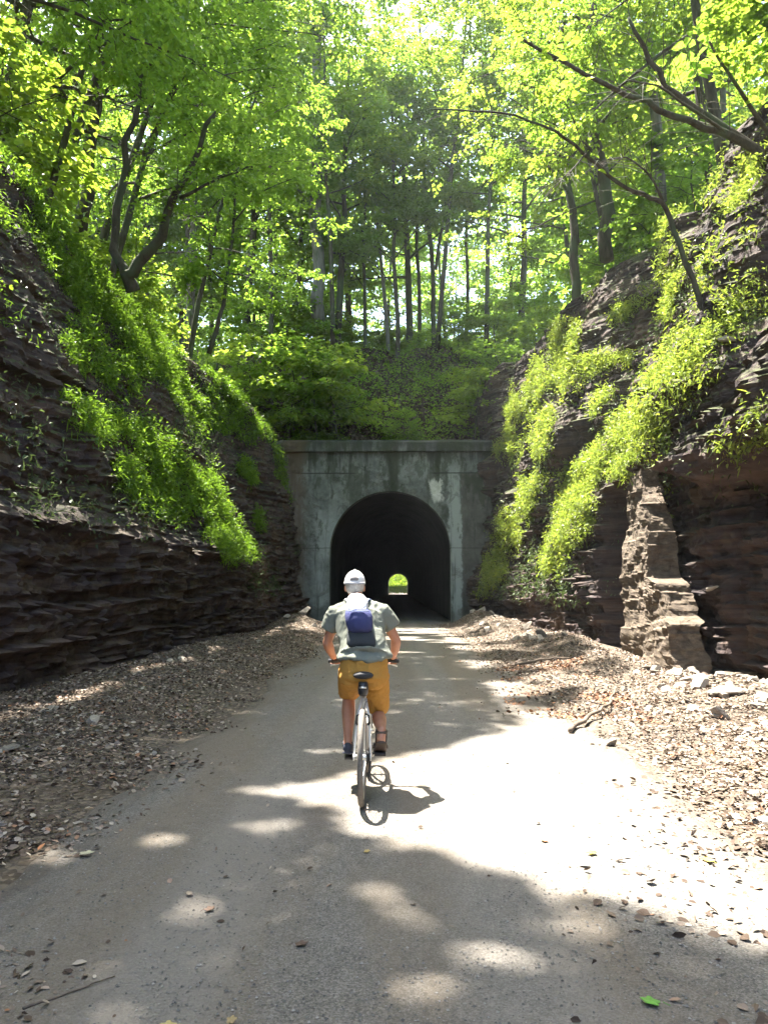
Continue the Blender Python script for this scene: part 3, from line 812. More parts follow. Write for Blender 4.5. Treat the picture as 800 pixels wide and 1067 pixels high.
# --- trees whose trunks are traced in the photograph
def traced(name, label, lines, Ygap, bark, leafm, leaf=.12, n_sub=7, n_twig=6, leaf_n=12, twig=.7, sub=1.0, leafy=None, group=None, snap=None):
    """lines: list of (list of (px, py, Y), r0, r1)"""
    if snap is not None:                                            # root it where it meets the bank
        Vb = snap[:, :224].reshape(-1, 3); xx, yy = to_px(Vb); b_ = lines[0][0][0]
        k_ = np.where((np.hypot(xx - b_[0], yy - b_[1]) < 7) & (Vb[:, 1] > 8))[0]
        if len(k_):
            f_ = float(np.clip((Vb[k_, 1].min() + .3) / b_[2], .75, 1.45))
            lines = [([(a, b, c * f_) for a, b, c in ln], r0 * f_, r1 * f_) for ln, r0, r1 in lines]
    P = [np.array([at(*p) for p in ln]) for ln, _, _ in lines]
    root = thing(name, label, 'tree', tuple(P[0][0]), group)
    r = np.random.default_rng(abs(hash(label)) % 9999 if False else sum(map(ord, label)))
    g = Geo(); Ps = []
    limbs = []
    for k_, (pp, (ln, r0, r1)) in enumerate(zip(P, lines)):
        t = np.linspace(0, len(pp) - 1, (len(pp) - 1) * 3 + 1)
        sp = np.stack([np.interp(t, np.arange(len(pp)), pp[:, c]) for c in range(3)], -1)
        sp[1:-1] = (sp[:-2] + sp[2:] + 2 * sp[1:-1]) / 4
        sp[1:-1] += r.normal(size=sp[1:-1].shape) * r0 * .25
        g.tube(sp, np.linspace(r0, r1, len(sp)), 8)
        ln_ = np.linalg.norm(np.diff(sp, axis=0), axis=1).sum()
        if leafy is None or k_ in leafy: limbs.append((sp, r1, min(ln_, 4.5) * sub))
    g2, lv = grow(r, np.array([P[0][0], P[0][0] + [0, 0, .2]]), [.01, .01], 0, .4, 1, .2, n_sub, n_twig, leaf_n, leaf, twig_len=twig, limbs=limbs, sides=3)
    # wood of the twigs joins the trunk mesh
    g.v += g2.v
    for kf, fl in g2.f.items():
        for f in fl: g.f.setdefault(kf, []).append(f + g.n)
    g.n += g2.n
    finish(root, g, lv, bark, leafm)
    return root

traced('forked_tree', 'dark forked tree leaning right from the left crest, stems splitting low', [
    ([(128, 292, 20.5), (122, 270, 20.3), (150, 240, 20), (165, 200, 19.6), (185, 150, 19.2), (215, 85, 18.6)], .20, .05),
    ([(122, 275, 20.4), (104, 250, 20.4), (108, 200, 20.4), (118, 120, 20.2), (128, 50, 20), (134, -20, 19.8)], .15, .05),
    ([(118, 60, 20), (135, 30, 19.6), (155, 8, 19.2)], .05, .02),
    ([(176, 186, 19.4), (215, 165, 19), (250, 150, 18.4)], .05, .015),
], 1, BARK, LEAF, leaf=.13, n_sub=10, snap=VL)
traced('leaning_sapling', 'thin sapling curving up from the left ledge beside the far green strip', [
    ([(212, 362, 25), (222, 325, 25), (232, 270, 25), (236, 200, 24.8), (242, 120, 24.5)], .09, .03),
    ([(230, 285, 25), (205, 262, 24.6), (190, 270, 24.3)], .035, .012),
    ([(235, 215, 24.8), (262, 180, 24.4), (300, 165, 24)], .03, .01),
], 1, BARK, LEAF, leaf=.14, n_sub=12, snap=VL)
traced('grey_tree', 'tall straight grey trunk rising left of centre above the portal', [
    ([(330, 330, 47), (328, 250, 47), (327, 120, 47), (326, -20, 47)], .42, .30),
    ([(327, 100, 47), (300, 40, 45), (270, -10, 44)], .10, .05),
    ([(328, 140, 47), (360, 90, 46), (400, 50, 45)], .10, .04),
    ([(328, 190, 47), (290, 170, 45), (262, 175, 44)], .06, .02),
], 1, BARK_GREY, LEAF, leaf=.2, n_sub=12, twig=1.2, leafy=(1, 2, 3))
traced('overhanging_tree', 'many branched tree reaching left from the right crest over the trail', [
    ([(838, 190, 13.6), (815, 145, 13.5), (780, 122, 13.3), (735, 105, 13), (690, 82, 12.7), (620, 45, 12.4), (555, 5, 12)], .10, .025),
    ([(815, 145, 13.5), (770, 112, 13.4), (722, 75, 13.3), (695, 30, 13.2), (672, -20, 13)], .09, .03),
    ([(780, 122, 13.3), (740, 90, 12.6), (700, 60, 12.0), (668, 55, 11.5)], .03, .01),
    ([(838, 150, 13.6), (790, 70, 13), (760, 10, 12.6)], .05, .02),
], 1, BARK, LEAF_YEL, leaf=.115, n_sub=12, leaf_n=14)
traced('bowed_tree', 'slim tree bowing out from the right slope with a long arched branch', [
    ([(745, 330, 16), (730, 285, 16), (712, 225, 15.9), (702, 195, 15.8), (680, 188, 15.6), (655, 175, 15.3), (620, 140, 14.9), (588, 112, 14.6), (545, 95, 14.2), (500, 88, 13.9), (455, 86, 13.6)], .07, .012),
    ([(702, 195, 15.8), (690, 165, 15.6), (665, 142, 15.4), (635, 150, 15)], .03, .01),
    ([(620, 140, 14.9), (600, 165, 14.5), (585, 170, 14.2)], .02, .006),
], 1, BARK, LEAF_YEL, leaf=.125, n_sub=16, leaf_n=14, twig=.8, snap=VR)
for j_, (px0, py0, px1, py1, Y, r0, lab, bk) in enumerate([
    (640, 235, 632, 60, 26, .26, 'thick dark trunk standing behind the right crest', BARK),
    (606, 290, 600, 90, 30, .20, 'dark trunk at the head of the right green slope', BARK),
    (455, 362, 443, 100, 50, .17, 'thin dark trunk right of centre that forks against bright sky', BARK),
    (437, 372, 436, 150, 53, .15, 'slim straight trunk just left of the thin forking one', BARK),
    (405, 372, 392, 190, 51, .15, 'pale leaning trunk in the middle of the slope top', BARK_GREY),
    (414, 376, 412, 205, 48, .16, 'brown trunk rooted lowest on the slope above the arch', BARK),
    (378, 380, 380, 200, 49, .13, 'slender trunk at the left end of the central stand', BARK),
    (487, 350, 492, 160, 55, .14, 'narrow trunk in the light gap right of the forking one', BARK),
    (66, 200, 84, 20, 27, .27, 'stout trunk half hidden in leaves at far left', BARK),
    (190, 330, 192, 120, 40, .24, 'dark upright trunk behind the leaning sapling', BARK),
    (278, 345, 274, 120, 44, .15, 'slim trunk in the shade left of the grey trunk', BARK),
    (700, 170, 696, 10, 24, .20, 'pale trunk among the leaves at upper right', BARK_GREY)]):
    ln = [([(px0, py0 + 26, Y), (px0 * .7 + px1 * .3 + 2, py0 * .7 + py1 * .3, Y), (px0 * .3 + px1 * .7 - 2, py0 * .3 + py1 * .7, Y), (px1, py1, Y), (px1 - 3, py1 - 120, Y)], r0, r0 * .55),
          ([(px0 * .3 + px1 * .7, py0 * .3 + py1 * .7, Y), (px1 + 30, py1 + 10, Y - 1), (px1 + 62, py1 - 10, Y - 1.5)], r0 * .3, .02),
          ([(px0 * .5 + px1 * .5, py0 * .5 + py1 * .5, Y), (px1 - 25, py1 + 55, Y - 1), (px1 - 55, py1 + 40, Y - 1.4)], r0 * .25, .02)]
    for k_, f in enumerate((.02, .2, .38, .55, .72, .9)):
        q0 = (px1 - 3 * f, py1 + 60 - 180 * f, Y); dx = (34 if k_ % 2 else -34) * (1.15 - .4 * f) * (1 if Y > 40 else 1.6); ln.append(([q0, (q0[0] + dx * .5, q0[1] - 18, Y - 1.0), (q0[0] + dx, q0[1] - 26, Y - 1.8)], r0 * .25, .02))
    if j_ == 2: ln.append(([(456, 270, Y), (466, 200, Y), (478, 120, Y), (486, 40, Y)], .11, .06))
    traced('slender_tree', lab, ln, 1, bk, LEAF if Y < 45 else LEAF_FAR, leaf=.2 if Y > 40 else .14, n_sub=9, n_twig=6, leaf_n=10, twig=1.1, leafy=tuple(range(1, 12)), group='single trunks standing in the wood')

# --- background wood: five grown kinds, copied
PROTO = []
for k_ in range(5):
    r = np.random.default_rng(900 + k_); h = 20 + 2 * r.random()
    root = thing('forest_tree', 'tall leafy tree in the wood behind and above the tunnel portal', 'tree', (0, 0, 0), 'trees of the wood on the hill behind the portal')
    tr = bent((0, 0, 0), (r.normal() * 1.2, r.normal() * 1.2, h), 8, .3, r)
    g, lv = grow(r, tr, np.linspace(.24, .05, 8), 20, .30, 4.3, .42, 6, 6, 9, .27, twig_len=1.3, round_=True)
    finish(root, g, lv, BARK, LEAF_FAR, cull=False); PROTO.append(root)
spots = []
r = np.random.default_rng(55)
for ring, (y0, y1, nn, xm) in enumerate(((45, 52, 11, 24), (52, 62, 17, 30), (62, 78, 20, 40), (78, 105, 20, 54))):
    for k_ in range(nn):
        x = -xm + 2 * xm * (k_ + .2 + .6 * r.random()) / nn
        y = y0 + (y1 - y0) * r.random()
        px_ = 416 + x / y * F
        if 445 < px_ < 490 and ring < 2 and r.random() < .7: continue      # the bright gap
        if 340 < px_ < 545 and r.random() < (.15, .2, .2, .1)[ring]: continue
        if 560 < px_ < 585 and ring < 2: continue
        spots.append((x, y, r.random() * 6.28, .95 + .35 * r.random()))
where = lambda px_: 'far left side' if px_ < 200 else 'left of the grey trunk' if px_ < 330 else 'above the arch' if px_ < 500 else 'right of the arch' if px_ < 640 else 'far right side'
for n_, (x, y, a, s_) in enumerate(spots):
    o = PROTO[n_ % 5] if n_ < 5 else copy_tree(PROTO[n_ % 5])
    o.location = (x, y, hill_h(np.array([x]), np.array([y]))[0] - .3); o.rotation_euler.z = a; o.scale = (s_, s_, s_)
    dist = 'front rank' if y < 52 else 'second rank' if y < 62 else 'deep' if y < 78 else 'farthest'
    o['label'] = 'tall leafy tree of the %s in the wood, %s' % (dist, where(416 + x / y * F))

# --- low shrubs and saplings on the slope above the portal and along the crests
SHR = []
for k_ in range(4):
    r = np.random.default_rng(700 + k_); root = thing('understory_sapling', 'leafy sapling', 'sapling', (0, 0, 0), 'saplings of the understorey')
    h = 3.2
    g, lv = grow(r, bent((0, 0, 0), (r.normal() * .5, r.normal() * .5, h), 6, .15, r), np.linspace(.035, .012, 6), 10, .25, 1.6, .25, 5, 4, 8, .15, twig_len=.5)
    finish(root, g, lv, BARK, LEAF_YEL if k_ % 2 else LEAF, cull=False); SHR.append(root)
ss = []
r = np.random.default_rng(66)
for px_, py_0, Y, sc in ((300, 425, 38.05, 1.5), (352, 410, 38.3, 1.5), (330, 415, 38.6, 1.2), (495, 430, 38.2, 1.0), (420, 440, 38.1, .5), (270, 430, 38.4, 1.3), (312, 440, 38.6, .9), (345, 445, 38.8, .7), (255, 430, 37.5, .8), (500, 420, 40, .9), (535, 385, 39, 1.1), (520, 350, 46, 1.2), (560, 350, 44, 1.2), (340, 365, 49, 1.2), (300, 350, 47, 1.3), (270, 350, 46, 1.2), (220, 330, 42, 1.3), (590, 320, 40, 1.3), (325, 420, 40, 1.2)):
    p = at(px_, py_0, Y); ss.append((p[0], Y, hill_h(np.array([p[0]]), np.array([Y]))[0] if Y > 38 else p[2], sc, 'on the slope above the portal', px_))
for k_ in range(22):
    Y = 46.5 + 9 * r.random(); x = -9 + 18 * (k_ + r.random()) / 22; ss.append((x, Y, hill_h(np.array([x]), np.array([Y]))[0], .7 + .6 * r.random(), 'along the brow of the slope above the portal', 416 + x / Y * F))
for k_ in range(26):
    left = k_ % 2 == 0; Y = 6 + 30 * r.random(); Vx = VL if left else VR
    x = -(11.0 + 2.5 * r.random()) if left else 8.6 + 2.5 * r.random(); ss.append((x, Y, surf_z(Vx, x, Y), .7 + .9 * r.random(), 'along the crest of the left bank' if left else 'along the crest of the right bank', 416 + x / Y * F))
look = ['small bright', 'drooping', 'thin yellow green', 'bushy', 'open', 'low']
for n_, (x, y, z, sc, wh, px_) in enumerate(ss):
    o = SHR[n_ % 4] if n_ < 4 else copy_tree(SHR[n_ % 4])
    o.location = (x, y, z - .05); o.rotation_euler.z = r.random() * 6.28; o.scale = (sc * 1.2, sc * 1.2, sc)
    o['label'] = '%s leafy sapling %s' % (look[n_ % 6], wh); o['group'] = 'leafy saplings ' + wh

# ------------------------------------------------------------------ ground cover on the banks (nobody could count it)
def grid_samples(V, r, n, sl):
    G_ = V[:, :sl]; a, b = G_.shape[:2]
    e1 = G_[1:, :-1] - G_[:-1, :-1]; e2 = G_[:-1, 1:] - G_[:-1, :-1]
    nn = np.cross(e1, e2); ar = np.linalg.norm(nn, axis=-1)
    c = np.cumsum(ar.ravel()); k_ = np.searchsorted(c, r.random(n) * c[-1]); k_ = np.minimum(k_, ar.size - 1)
    i_, j_ = np.unravel_index(k_, ar.shape)
    u, v_ = r.random((2, n))
    P = G_[i_, j_] + e1[i_, j_] * u[:, None] + e2[i_, j_] * v_[:, None]
    # smoothed normal
    return P, unit(nn[i_, j_])

def strokes(P, S):
    """densest membership of points in pixel-space strokes [(x0,y0,x1,y1,radius,amount,Ymin,Ymax)]"""
    x, y = to_px(P); o = np.zeros(len(P))
    for x0, y0, x1, y1, rd, am, ya, yb in S:
        d = np.array([x1 - x0, y1 - y0], float); L2 = max(d @ d, 1e-6)
        t = np.clip(((x - x0) * d[0] + (y - y0) * d[1]) / L2, 0, 1)
        ds = np.hypot(x - x0 - t * d[0], y - y0 - t * d[1])
        ds = ds + (fbm(P * 1.5, 3, 12) - .5) * rd * 1.6
        o = np.maximum(o, am * sstep(rd, rd * .45, ds) * ((P[:, 1] > ya) & (P[:, 1] < yb)))
    return o

def tufts(name, V, sign, n, S, back, mat, label, seed, per=7, size=.062, reach=.26, zmin=1.2, ymax=37.5):
    r = np.random.default_rng(seed)
    P, N_ = grid_samples(V, r, n, 235)
    N_ = N_ * np.sign(np.where(np.abs(N_[:, :1]) > .02, -sign * N_[:, :1], N_[:, 2:3]) + 1e-9)
    w_ = strokes(P, S)
    w_ = np.maximum(w_, back(P)); w_ = w_ * (.25 + .75 * sstep(.36, .56, fbm(P * np.array([1.0, 1.3, 1.3]), 3, seed + 60)))
    if sign > 0: w_ = w_ * (1 - sstep(1.2, .6, np.abs(P[:, 1] - 15.6) - .9) * sstep(3.9, 3.4, P[:, 2]) * .95)
    k_ = (r.random(n) < w_) & (P[:, 2] > zmin) & (P[:, 1] > 1) & (P[:, 1] < ymax)
    P, N_ = P[k_], N_[k_]; m = len(P)
    q_ = np.repeat(P, per, 0); nn = np.repeat(N_, per, 0)
    out = unit(nn * .8 + np.array([0, 0, .7]) + r.normal(size=q_.shape) * .35)
    h = r.random((len(q_), 1)) ** .7 * reach * np.repeat(.5 + r.random((m, 1)), per, 0)
    B = q_ + out * h + r.normal(size=q_.shape) * .06
    D = nn * .5 + np.array([0, 0, -.15]) + r.normal(size=q_.shape) * .6
    Nl = np.array([0, 0, 1.0]) + nn * .3 + r.normal(size=q_.shape) * .45
    L = size * (.45 + 1.3 * r.random(len(q_)) ** 2 + .5 * np.repeat(r.random(m) ** 3, per)) * np.interp(q_[:, 1], [8, 30], [.85, 1.2])
    bl_ = r.random(len(q_)) < .4
    ti = np.repeat(r.random(m) * .6, per) + .4 * r.random(len(q_))
    o = link(name, leaf_mesh(name, B, D, Nl, L * np.where(bl_, 1.9, 1), L * np.where(bl_, .22, .62), mat, ti)); tag(o, label, 'ground cover', kind='stuff')
    return o

patch = lambda P, s, sd, a, b: sstep(a, b, fbm(P * s, 4, sd))
SL = [(10, 165, 50, 220, 24, .9, 8, 26), (150, 375, 215, 440, 14, .6, 12, 32), (25, 215, 80, 300, 26, 1, 8, 30), (80, 300, 150, 375, 26, 1, 8, 30), (30, 200, 60, 260, 30, .9, 8, 30), (70, 430, 135, 455, 20, 1, 8, 24), (135, 455, 205, 515, 24, 1, 8, 26), (205, 515, 245, 575, 18, .9, 8, 30),
      (130, 495, 175, 520, 24, .9, 8, 26), (90, 300, 130, 340, 30, .7, 8, 30), (225, 380, 250, 430, 16, 1, 18, 38), (245, 425, 268, 450, 9, 1, 20, 38), (240, 370, 300, 440, 22, .7, 26, 40), (265, 540, 268, 548, 7, 1, 20, 38),
      (110, 260, 200, 340, 22, .8, 12, 34), (150, 290, 190, 350, 18, .9, 14, 34), (250, 485, 258, 500, 8, .9, 20, 38), (60, 360, 130, 400, 18, .6, 8, 26)]
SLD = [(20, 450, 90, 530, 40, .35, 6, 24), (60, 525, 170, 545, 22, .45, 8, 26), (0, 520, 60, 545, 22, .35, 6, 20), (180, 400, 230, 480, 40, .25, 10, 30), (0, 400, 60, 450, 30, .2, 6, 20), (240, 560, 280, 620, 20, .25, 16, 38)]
tufts('weeds', VL, -1, 150000, SL, lambda P: .5 * patch(P, .45, 3, .56, .66) * sstep(5.5, 8, P[:, 2]), WEED, 'bright green weeds draped over the left bank', 1, per=11)
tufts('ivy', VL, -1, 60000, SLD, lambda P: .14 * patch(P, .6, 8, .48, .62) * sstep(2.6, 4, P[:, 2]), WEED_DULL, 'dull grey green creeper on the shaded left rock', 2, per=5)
SR = [(650, 480, 690, 425, 26, 1, 8, 24), (690, 430, 745, 375, 30, 1, 8, 22), (745, 365, 800, 300, 26, 1, 7, 20), (600, 545, 608, 500, 18, 1, 14, 34), (606, 505, 635, 478, 16, 1, 14, 30), (575, 590, 590, 560, 15, .9, 14, 34),
      (585, 395, 600, 345, 20, 1, 16, 38), (605, 382, 655, 372, 11, 1, 14, 34), (545, 425, 585, 370, 16, .9, 18, 40), (530, 555, 560, 505, 15, .8, 20, 38), (515, 600, 535, 555, 14, .7, 20, 38), (702, 320, 722, 250, 12, .8, 10, 26), (700, 230, 740, 175, 12, .7, 8, 26),
      (770, 462, 800, 445, 18, .9, 6, 16), (530, 468, 555, 425, 13, .6, 20, 40), (565, 470, 575, 435, 10, .8, 18, 38), (690, 515, 700, 535, 14, .6, 8, 20), (785, 200, 800, 160, 18, .7, 6, 20), (650, 325, 690, 305, 9, .5, 12, 30), (505, 620, 515, 595, 10, .5, 22, 38), (650, 455, 640, 490, 12, .8, 12, 26), (625, 425, 640, 410, 9, .5, 12, 30)]
SRD = [(700, 500, 790, 480, 40, .3, 6, 20), (640, 560, 700, 540, 30, .3, 8, 24), (560, 600, 610, 640, 34, .5, 14, 34), (520, 620, 560, 640, 24, .45, 18, 38), (560, 540, 570, 480, 24, .4, 14, 36), (640, 420, 680, 350, 34, .2, 10, 30), (740, 300, 780, 240, 40, .25, 8, 22)]
tufts('weeds', VR, 1, 170000, SR, lambda P: .30 * patch(P, .5, 23, .56, .66) * sstep(4, 7, P[:, 2]), leaf_mat('sunny_weed_leaf', (.075, .11, .025), (.19, .24, .055), (.30, .40, .05), .42), 'sunlit yellow green weeds hanging on the right bank', 3, per=10)
tufts('ivy', VR, 1, 60000, SRD, lambda P: .16 * patch(P, .6, 28, .47, .62) * sstep(2.2, 4, P[:, 2]), WEED_DULL, 'dull creeper and bramble between the right crags', 4, per=5)

# hillside plants
r = np.random.default_rng(5)
n = 16000
x = -13 + 26 * r.random(n); y = 37.9 + 12 * r.random(n) ** 1.3
keep = r.random(n) < (.10 + .9 * sstep(39.4, 38.2, y) + .7 * sstep(3.5, 8, np.abs(x + .5))) * sstep(.35, .6, fbm(np.stack([x * .5, y * .5, x * 0], -1), 3, 71))
x, y = x[keep], y[keep]; z = hill_h(x, y); per = 7
P = np.repeat(np.stack([x, y, z], -1), per, 0); P = P + r.normal(size=P.shape) * np.array([.15, .15, .08]) + np.array([0, -.05, .14])
D = r.normal(size=P.shape) * np.array([1, 1, .3]) + np.array([0, -.4, 0]); Nl = np.array([0, 0, 1.0]) + r.normal(size=P.shape) * .4
L = .13 * (.6 + .8 * r.random(len(P)))
o = link('undergrowth', leaf_mesh('undergrowth', P, D, Nl, L, L * .6, LEAF_FAR)); tag(o, 'low undergrowth on the slope and along the top of the portal', 'undergrowth', kind='stuff')

def hill_litter(n, seed):
    r = np.random.default_rng(seed); x = -8 + 15 * r.random(n); y = 38 + 11 * r.random(n); z = hill_h(x, y) + .03
    P = np.stack([x, y, z], -1); D = r.normal(size=P.shape) * np.array([1, 1, .5]); Nl = np.array([0, -.4, 1.0]) + r.normal(size=P.shape) * .6; L = .10 + .16 * r.random(n)
    v, q = leaves(P, D, Nl, L, L * .6, fold=.2, droop=-.1)
    tag(link('leaf_litter', mesh_from('leaf_litter', v, [q], False, [LITTER], np.repeat(r.random(n) ** 1.6 * .5, 2))), 'dark dead leaves covering the slope above the portal', 'leaf litter', kind='stuff')
hill_litter(26000, 35)
# scattered seedlings over that slope
r = np.random.default_rng(15); n = 1500; x = -7 + 14 * r.random(n); y = 38.4 + 10 * r.random(n); z = hill_h(x, y); per = 9
P = np.repeat(np.stack([x, y, z], -1), per, 0) + np.abs(r.normal(size=(n * per, 3))) * np.array([0, 0, .28]) + r.normal(size=(n * per, 3)) * np.array([.17, .17, .03])
D = r.normal(size=P.shape) * np.array([1, 1, .4]); Nl = np.array([0, 0, 1.0]) + r.normal(size=P.shape) * .4; L = .14 * (.6 + .8 * r.random(len(P)))
o = link('undergrowth', leaf_mesh('undergrowth', P, D, Nl, L, L * .6, LEAF)); tag(o, 'scattered green seedlings on the leafy slope above the portal', 'undergrowth', kind='stuff')

# greenery beyond the far mouth of the tunnel
r = np.random.default_rng(6); n = 26000
x = TX + r.normal(size=n) * 5; y = 262 + 14 * r.random(n) ; z = (y - 258) * .75 * r.random(n) ** .6 + .2
P = np.stack([x, y, z], -1); D = r.normal(size=P.shape); Nl = np.array([0, 0, 1.0]) + r.normal(size=P.shape) * .5; L = .45 * (.6 + .8 * r.random(n))
o = link('thicket', leaf_mesh('thicket', P, D, Nl, L, L * .7, LEAF_YEL)); tag(o, 'sunlit green thicket seen through the far mouth of the tunnel', 'thicket', kind='stuff')

# ------------------------------------------------------------------ leaf litter
def litter(name, n, xy, size, label, seed):
    r = np.random.default_rng(seed); x, y = xy(r, n); n = len(x)
    z = ground_h(x, y); onp = (x > -1.9) & (x < 1.7)
    pz_ = .012 + .02 * np.sqrt(np.sin(np.clip((x + 2.25) / 4.35, 0, 1) * math.pi)); z = np.where((x > -2.2) & (x < 2.05), np.maximum(pz_ + .001, z) + .006 * r.random(n), z + .006 + .02 * r.random(n))
    P = np.stack([x, y, z], -1); a = r.random(n) * 6.28
    D = np.stack([np.cos(a), np.sin(a), r.normal(size=n) * .22], -1); Nl = np.array([0, 0, 1.0]) + r.normal(size=P.shape) * .42
    L = size * (.35 + 1.2 * r.random(n) ** 1.6)
    v, q = leaves(P, D, Nl, L, L * (.4 + .4 * r.random(n)), fold=.15, droop=-.10)
    o = link(name, mesh_from(name, v, [q], False, [LITTER], np.repeat(r.random(n), 2))); tag(o, label, 'leaf litter', kind='stuff')
def xy_left(r, n):
    y = 2.0 + 33 * r.random(n) ** 1.6; x = -1.2 - 4.2 * r.random(n) ** .9
    k_ = r.random(n) < sstep(-1.2, -2.9, x + (fbm(np.stack([x, y, x * 0], -1), 3, 5) - .5) * 2.2) ** 2.4; return x[k_], y[k_]
def xy_right(r, n):
    y = 2.0 + 33 * r.random(n) ** 1.7; x = .7 + 5.1 * r.random(n) ** .9
    k_ = r.random(n) < sstep(.7, 2.6, x + (fbm(np.stack([x, y, x * 0], -1), 3, 6) - .5) * 2.2) ** 3.4 * (x < 4.9); return x[k_], y[k_]
def xy_path(r, n):
    y = 1.8 + 30 * r.random(n) ** 1.5; x = -2.1 + 4 * r.random(n); return x, y
litter('leaf_litter', 95000, xy_left, .044, 'brown leaf litter along the shaded left verge', 31)
litter('leaf_litter', 120000, xy_right, .046, 'pale dry leaf litter along the sunny right verge', 32)
def xy_drift(r, n):
    y = 9 + 7 * r.random(n); x = 1.3 + 1.7 * r.random(n) + .1 * (y - 9)
    k_ = r.random(n) < sstep(.48, .62, fbm(np.stack([x * .9, y * .9, x * 0], -1), 3, 19)); return x[k_], y[k_]
LITTER_ = LITTER; m_ = M('russet_leaf'); t_ = m_.attr('tint'); m_.color(m_.ramp(t_, [(0, (.07, .03, .018)), (.5, (.20, .09, .045)), (1, (.34, .19, .10))])).rough(.8, .3); LITTER = m_.m
litter('leaf_litter', 9000, xy_drift, .05, 'drift of russet leaves on the right verge beside the trail', 34)
LITTER = LITTER_
litter('leaf_litter', 900, xy_path, .028, 'few small scattered leaves on the trail', 33)

# ---- part 2 ----
# ------------------------------------------------------------------ loose gravel
def gravel(n, seed):
    r = np.random.default_rng(seed); y = 1.7 + 12 * r.random(n) ** 2.0; x = -2.1 + 4.1 * r.random(n)
    k_ = r.random(n) < .35 + .65 * sstep(.45, .6, fbm(np.stack([x * 1.2, y * .6, x * 0], -1), 3, 14)); x, y = x[k_], y[k_]; n = len(x)
    sz = .003 + .006 * r.random(n) ** 3
    b = np.array([[1, 0, 0], [0, 1, 0], [-1, 0, 0], [0, -1, 0], [0, 0, .6], [0, 0, -.6]]); a = r.random(n) * 6.28; c, s_ = np.cos(a), np.sin(a)
    v = b[None] * (.7 + .6 * r.random((n, 6, 1))) * sz[:, None, None]
    v = np.stack([v[..., 0] * c[:, None] - v[..., 1] * s_[:, None], v[..., 0] * s_[:, None] + v[..., 1] * c[:, None], v[..., 2]], -1)
    v += np.stack([x, y, .013 + .02 * np.sqrt(np.sin(np.clip((x + 2.25) / 4.35, 0, 1) * math.pi))], -1)[:, None]
    f = np.array([[0, 1, 4], [1, 2, 4], [2, 3, 4], [3, 0, 4]])
    q = (np.arange(n)[:, None, None] * 6 + f[None]).reshape(-1, 3)
    m = M('loose_gravel'); t = m.attr('tint'); m.color(m.ramp(t, [(0, (.09, .086, .08)), (.6, (.18, .17, .155)), (1, (.32, .30, .27))])).rough(.9, .3)
    tag(link('gravel', mesh_from('gravel', v.reshape(-1, 3), [q], False, [m.m], np.repeat(r.random(n), 4))), 'fine loose gravel on the trail', 'gravel', kind='stuff')
gravel(42000, 8)

# ------------------------------------------------------------------ bicycle
BX, YR = -0.275, 5.70                                         # plane of the bicycle, rear axle
YF, WR = YR + 1.04, 0.342
SILVER = plain('brushed_silver', (.62, .62, .60), .28, .85, .06)
WHITE_P = plain('pearl_white_paint', (.74, .72, .68), .3, 0, .04)
BLACKR = plain('black_rubber', (.022, .022, .024), .75, 0, .2)
TYRE = plain('dusty_tyre', (.15, .13, .11), .85, 0, .25, 60)
BLACKP = plain('black_plastic', (.02, .02, .022), .45, 0, .1)
REDR = plain('red_reflector', (.35, .02, .015), .2, 0, .1)
def ring(cx, cy, cz, rad, tr, n=64, m=10, sq=None):
    a = np.linspace(0, 2 * math.pi, n, endpoint=False)
    return Geo().tube(np.stack([np.full(n, cx), cy + rad * np.cos(a), cz + rad * np.sin(a)], -1), tr, m, closed=True, squash=sq)
bike = thing('bicycle', 'silver white city bicycle ridden away down the sunlit trail', 'bicycle', (BX, (YR + YF) / 2, 0))
GZ0 = .035
AZ = GZ0 + WR
def wheel(yc):
    hub = Geo().tube([(BX - .055, yc, AZ), (BX - .02, yc, AZ), (BX + .02, yc, AZ), (BX + .055, yc, AZ)], [.018, .022, .022, .018], 12)
    wh = hub.obj('wheel', SILVER, bike)
    ring(BX, yc, AZ, WR - .02, .0215).obj('tyre', TYRE, wh)
    ring(BX, yc, AZ, WR - .046, .011, sq=(1, 1.2)).obj('rim', SILVER, wh)
    sp = Geo()
    for k_ in range(32):
        a = k_ / 32 * 6.283; s_ = .03 if k_ % 2 else -.03; a2 = a + (.35 if (k_ // 2) % 2 else -.35)
        sp.tube([(BX + s_, yc + .02 * math.cos(a2), AZ + .02 * math.sin(a2)), (BX, yc + (WR - .05) * math.cos(a), AZ + (WR - .05) * math.sin(a))], .0015, 4, cap=False)
    sp.obj('spokes', SILVER, wh)
    return wh
wheel(YR); wheel(YF)
BB = np.array([BX, YR + .43, GZ0 + .265]); ST = np.array([BX, YR + .255, .80]); HT = np.array([BX, YR + .80, .84]); HB = np.array([BX, YR + .845, .70])
g = Geo(); ax = np.array([BX, YR, AZ])
g.tube([BB, BB * .5 + ST * .5, ST], .0165, 12); g.tube([ST - [0, 0, .05], HT], .016, 12); g.tube([BB, HB], .020, 12); g.tube([HB - [0, 0, .04], HT + [0, 0, .05]], .022, 12)
for s_ in (-1, 1):
    d = np.array([s_, 0, 0])
    g.tube([ST + d * .016 - [0, 0, .04], ST * .6 + ax * .4 + d * .045, ax + d * .062], [.0095, .009, .008], 8)
    g.tube([BB + d * .022, BB * .6 + ax * .4 + d * .05, ax + d * .062], [.010, .0095, .0085], 8)
    g.box(ax + d * .062, (.004, .02, .022))
g.tube([ST * .62 + ax * .38 + np.array([-.045, 0, 0]), ST * .62 + ax * .38 + np.array([0, -.015, .004]), ST * .62 + ax * .38 + np.array([.045, 0, 0])], .007, 8)
g.tube([BB - [.035, 0, 0], BB + [.035, 0, 0]], .023, 14)
frame = g.obj('frame', WHITE_P, bike)
g = Geo(); fa = np.array([BX, YF, AZ])
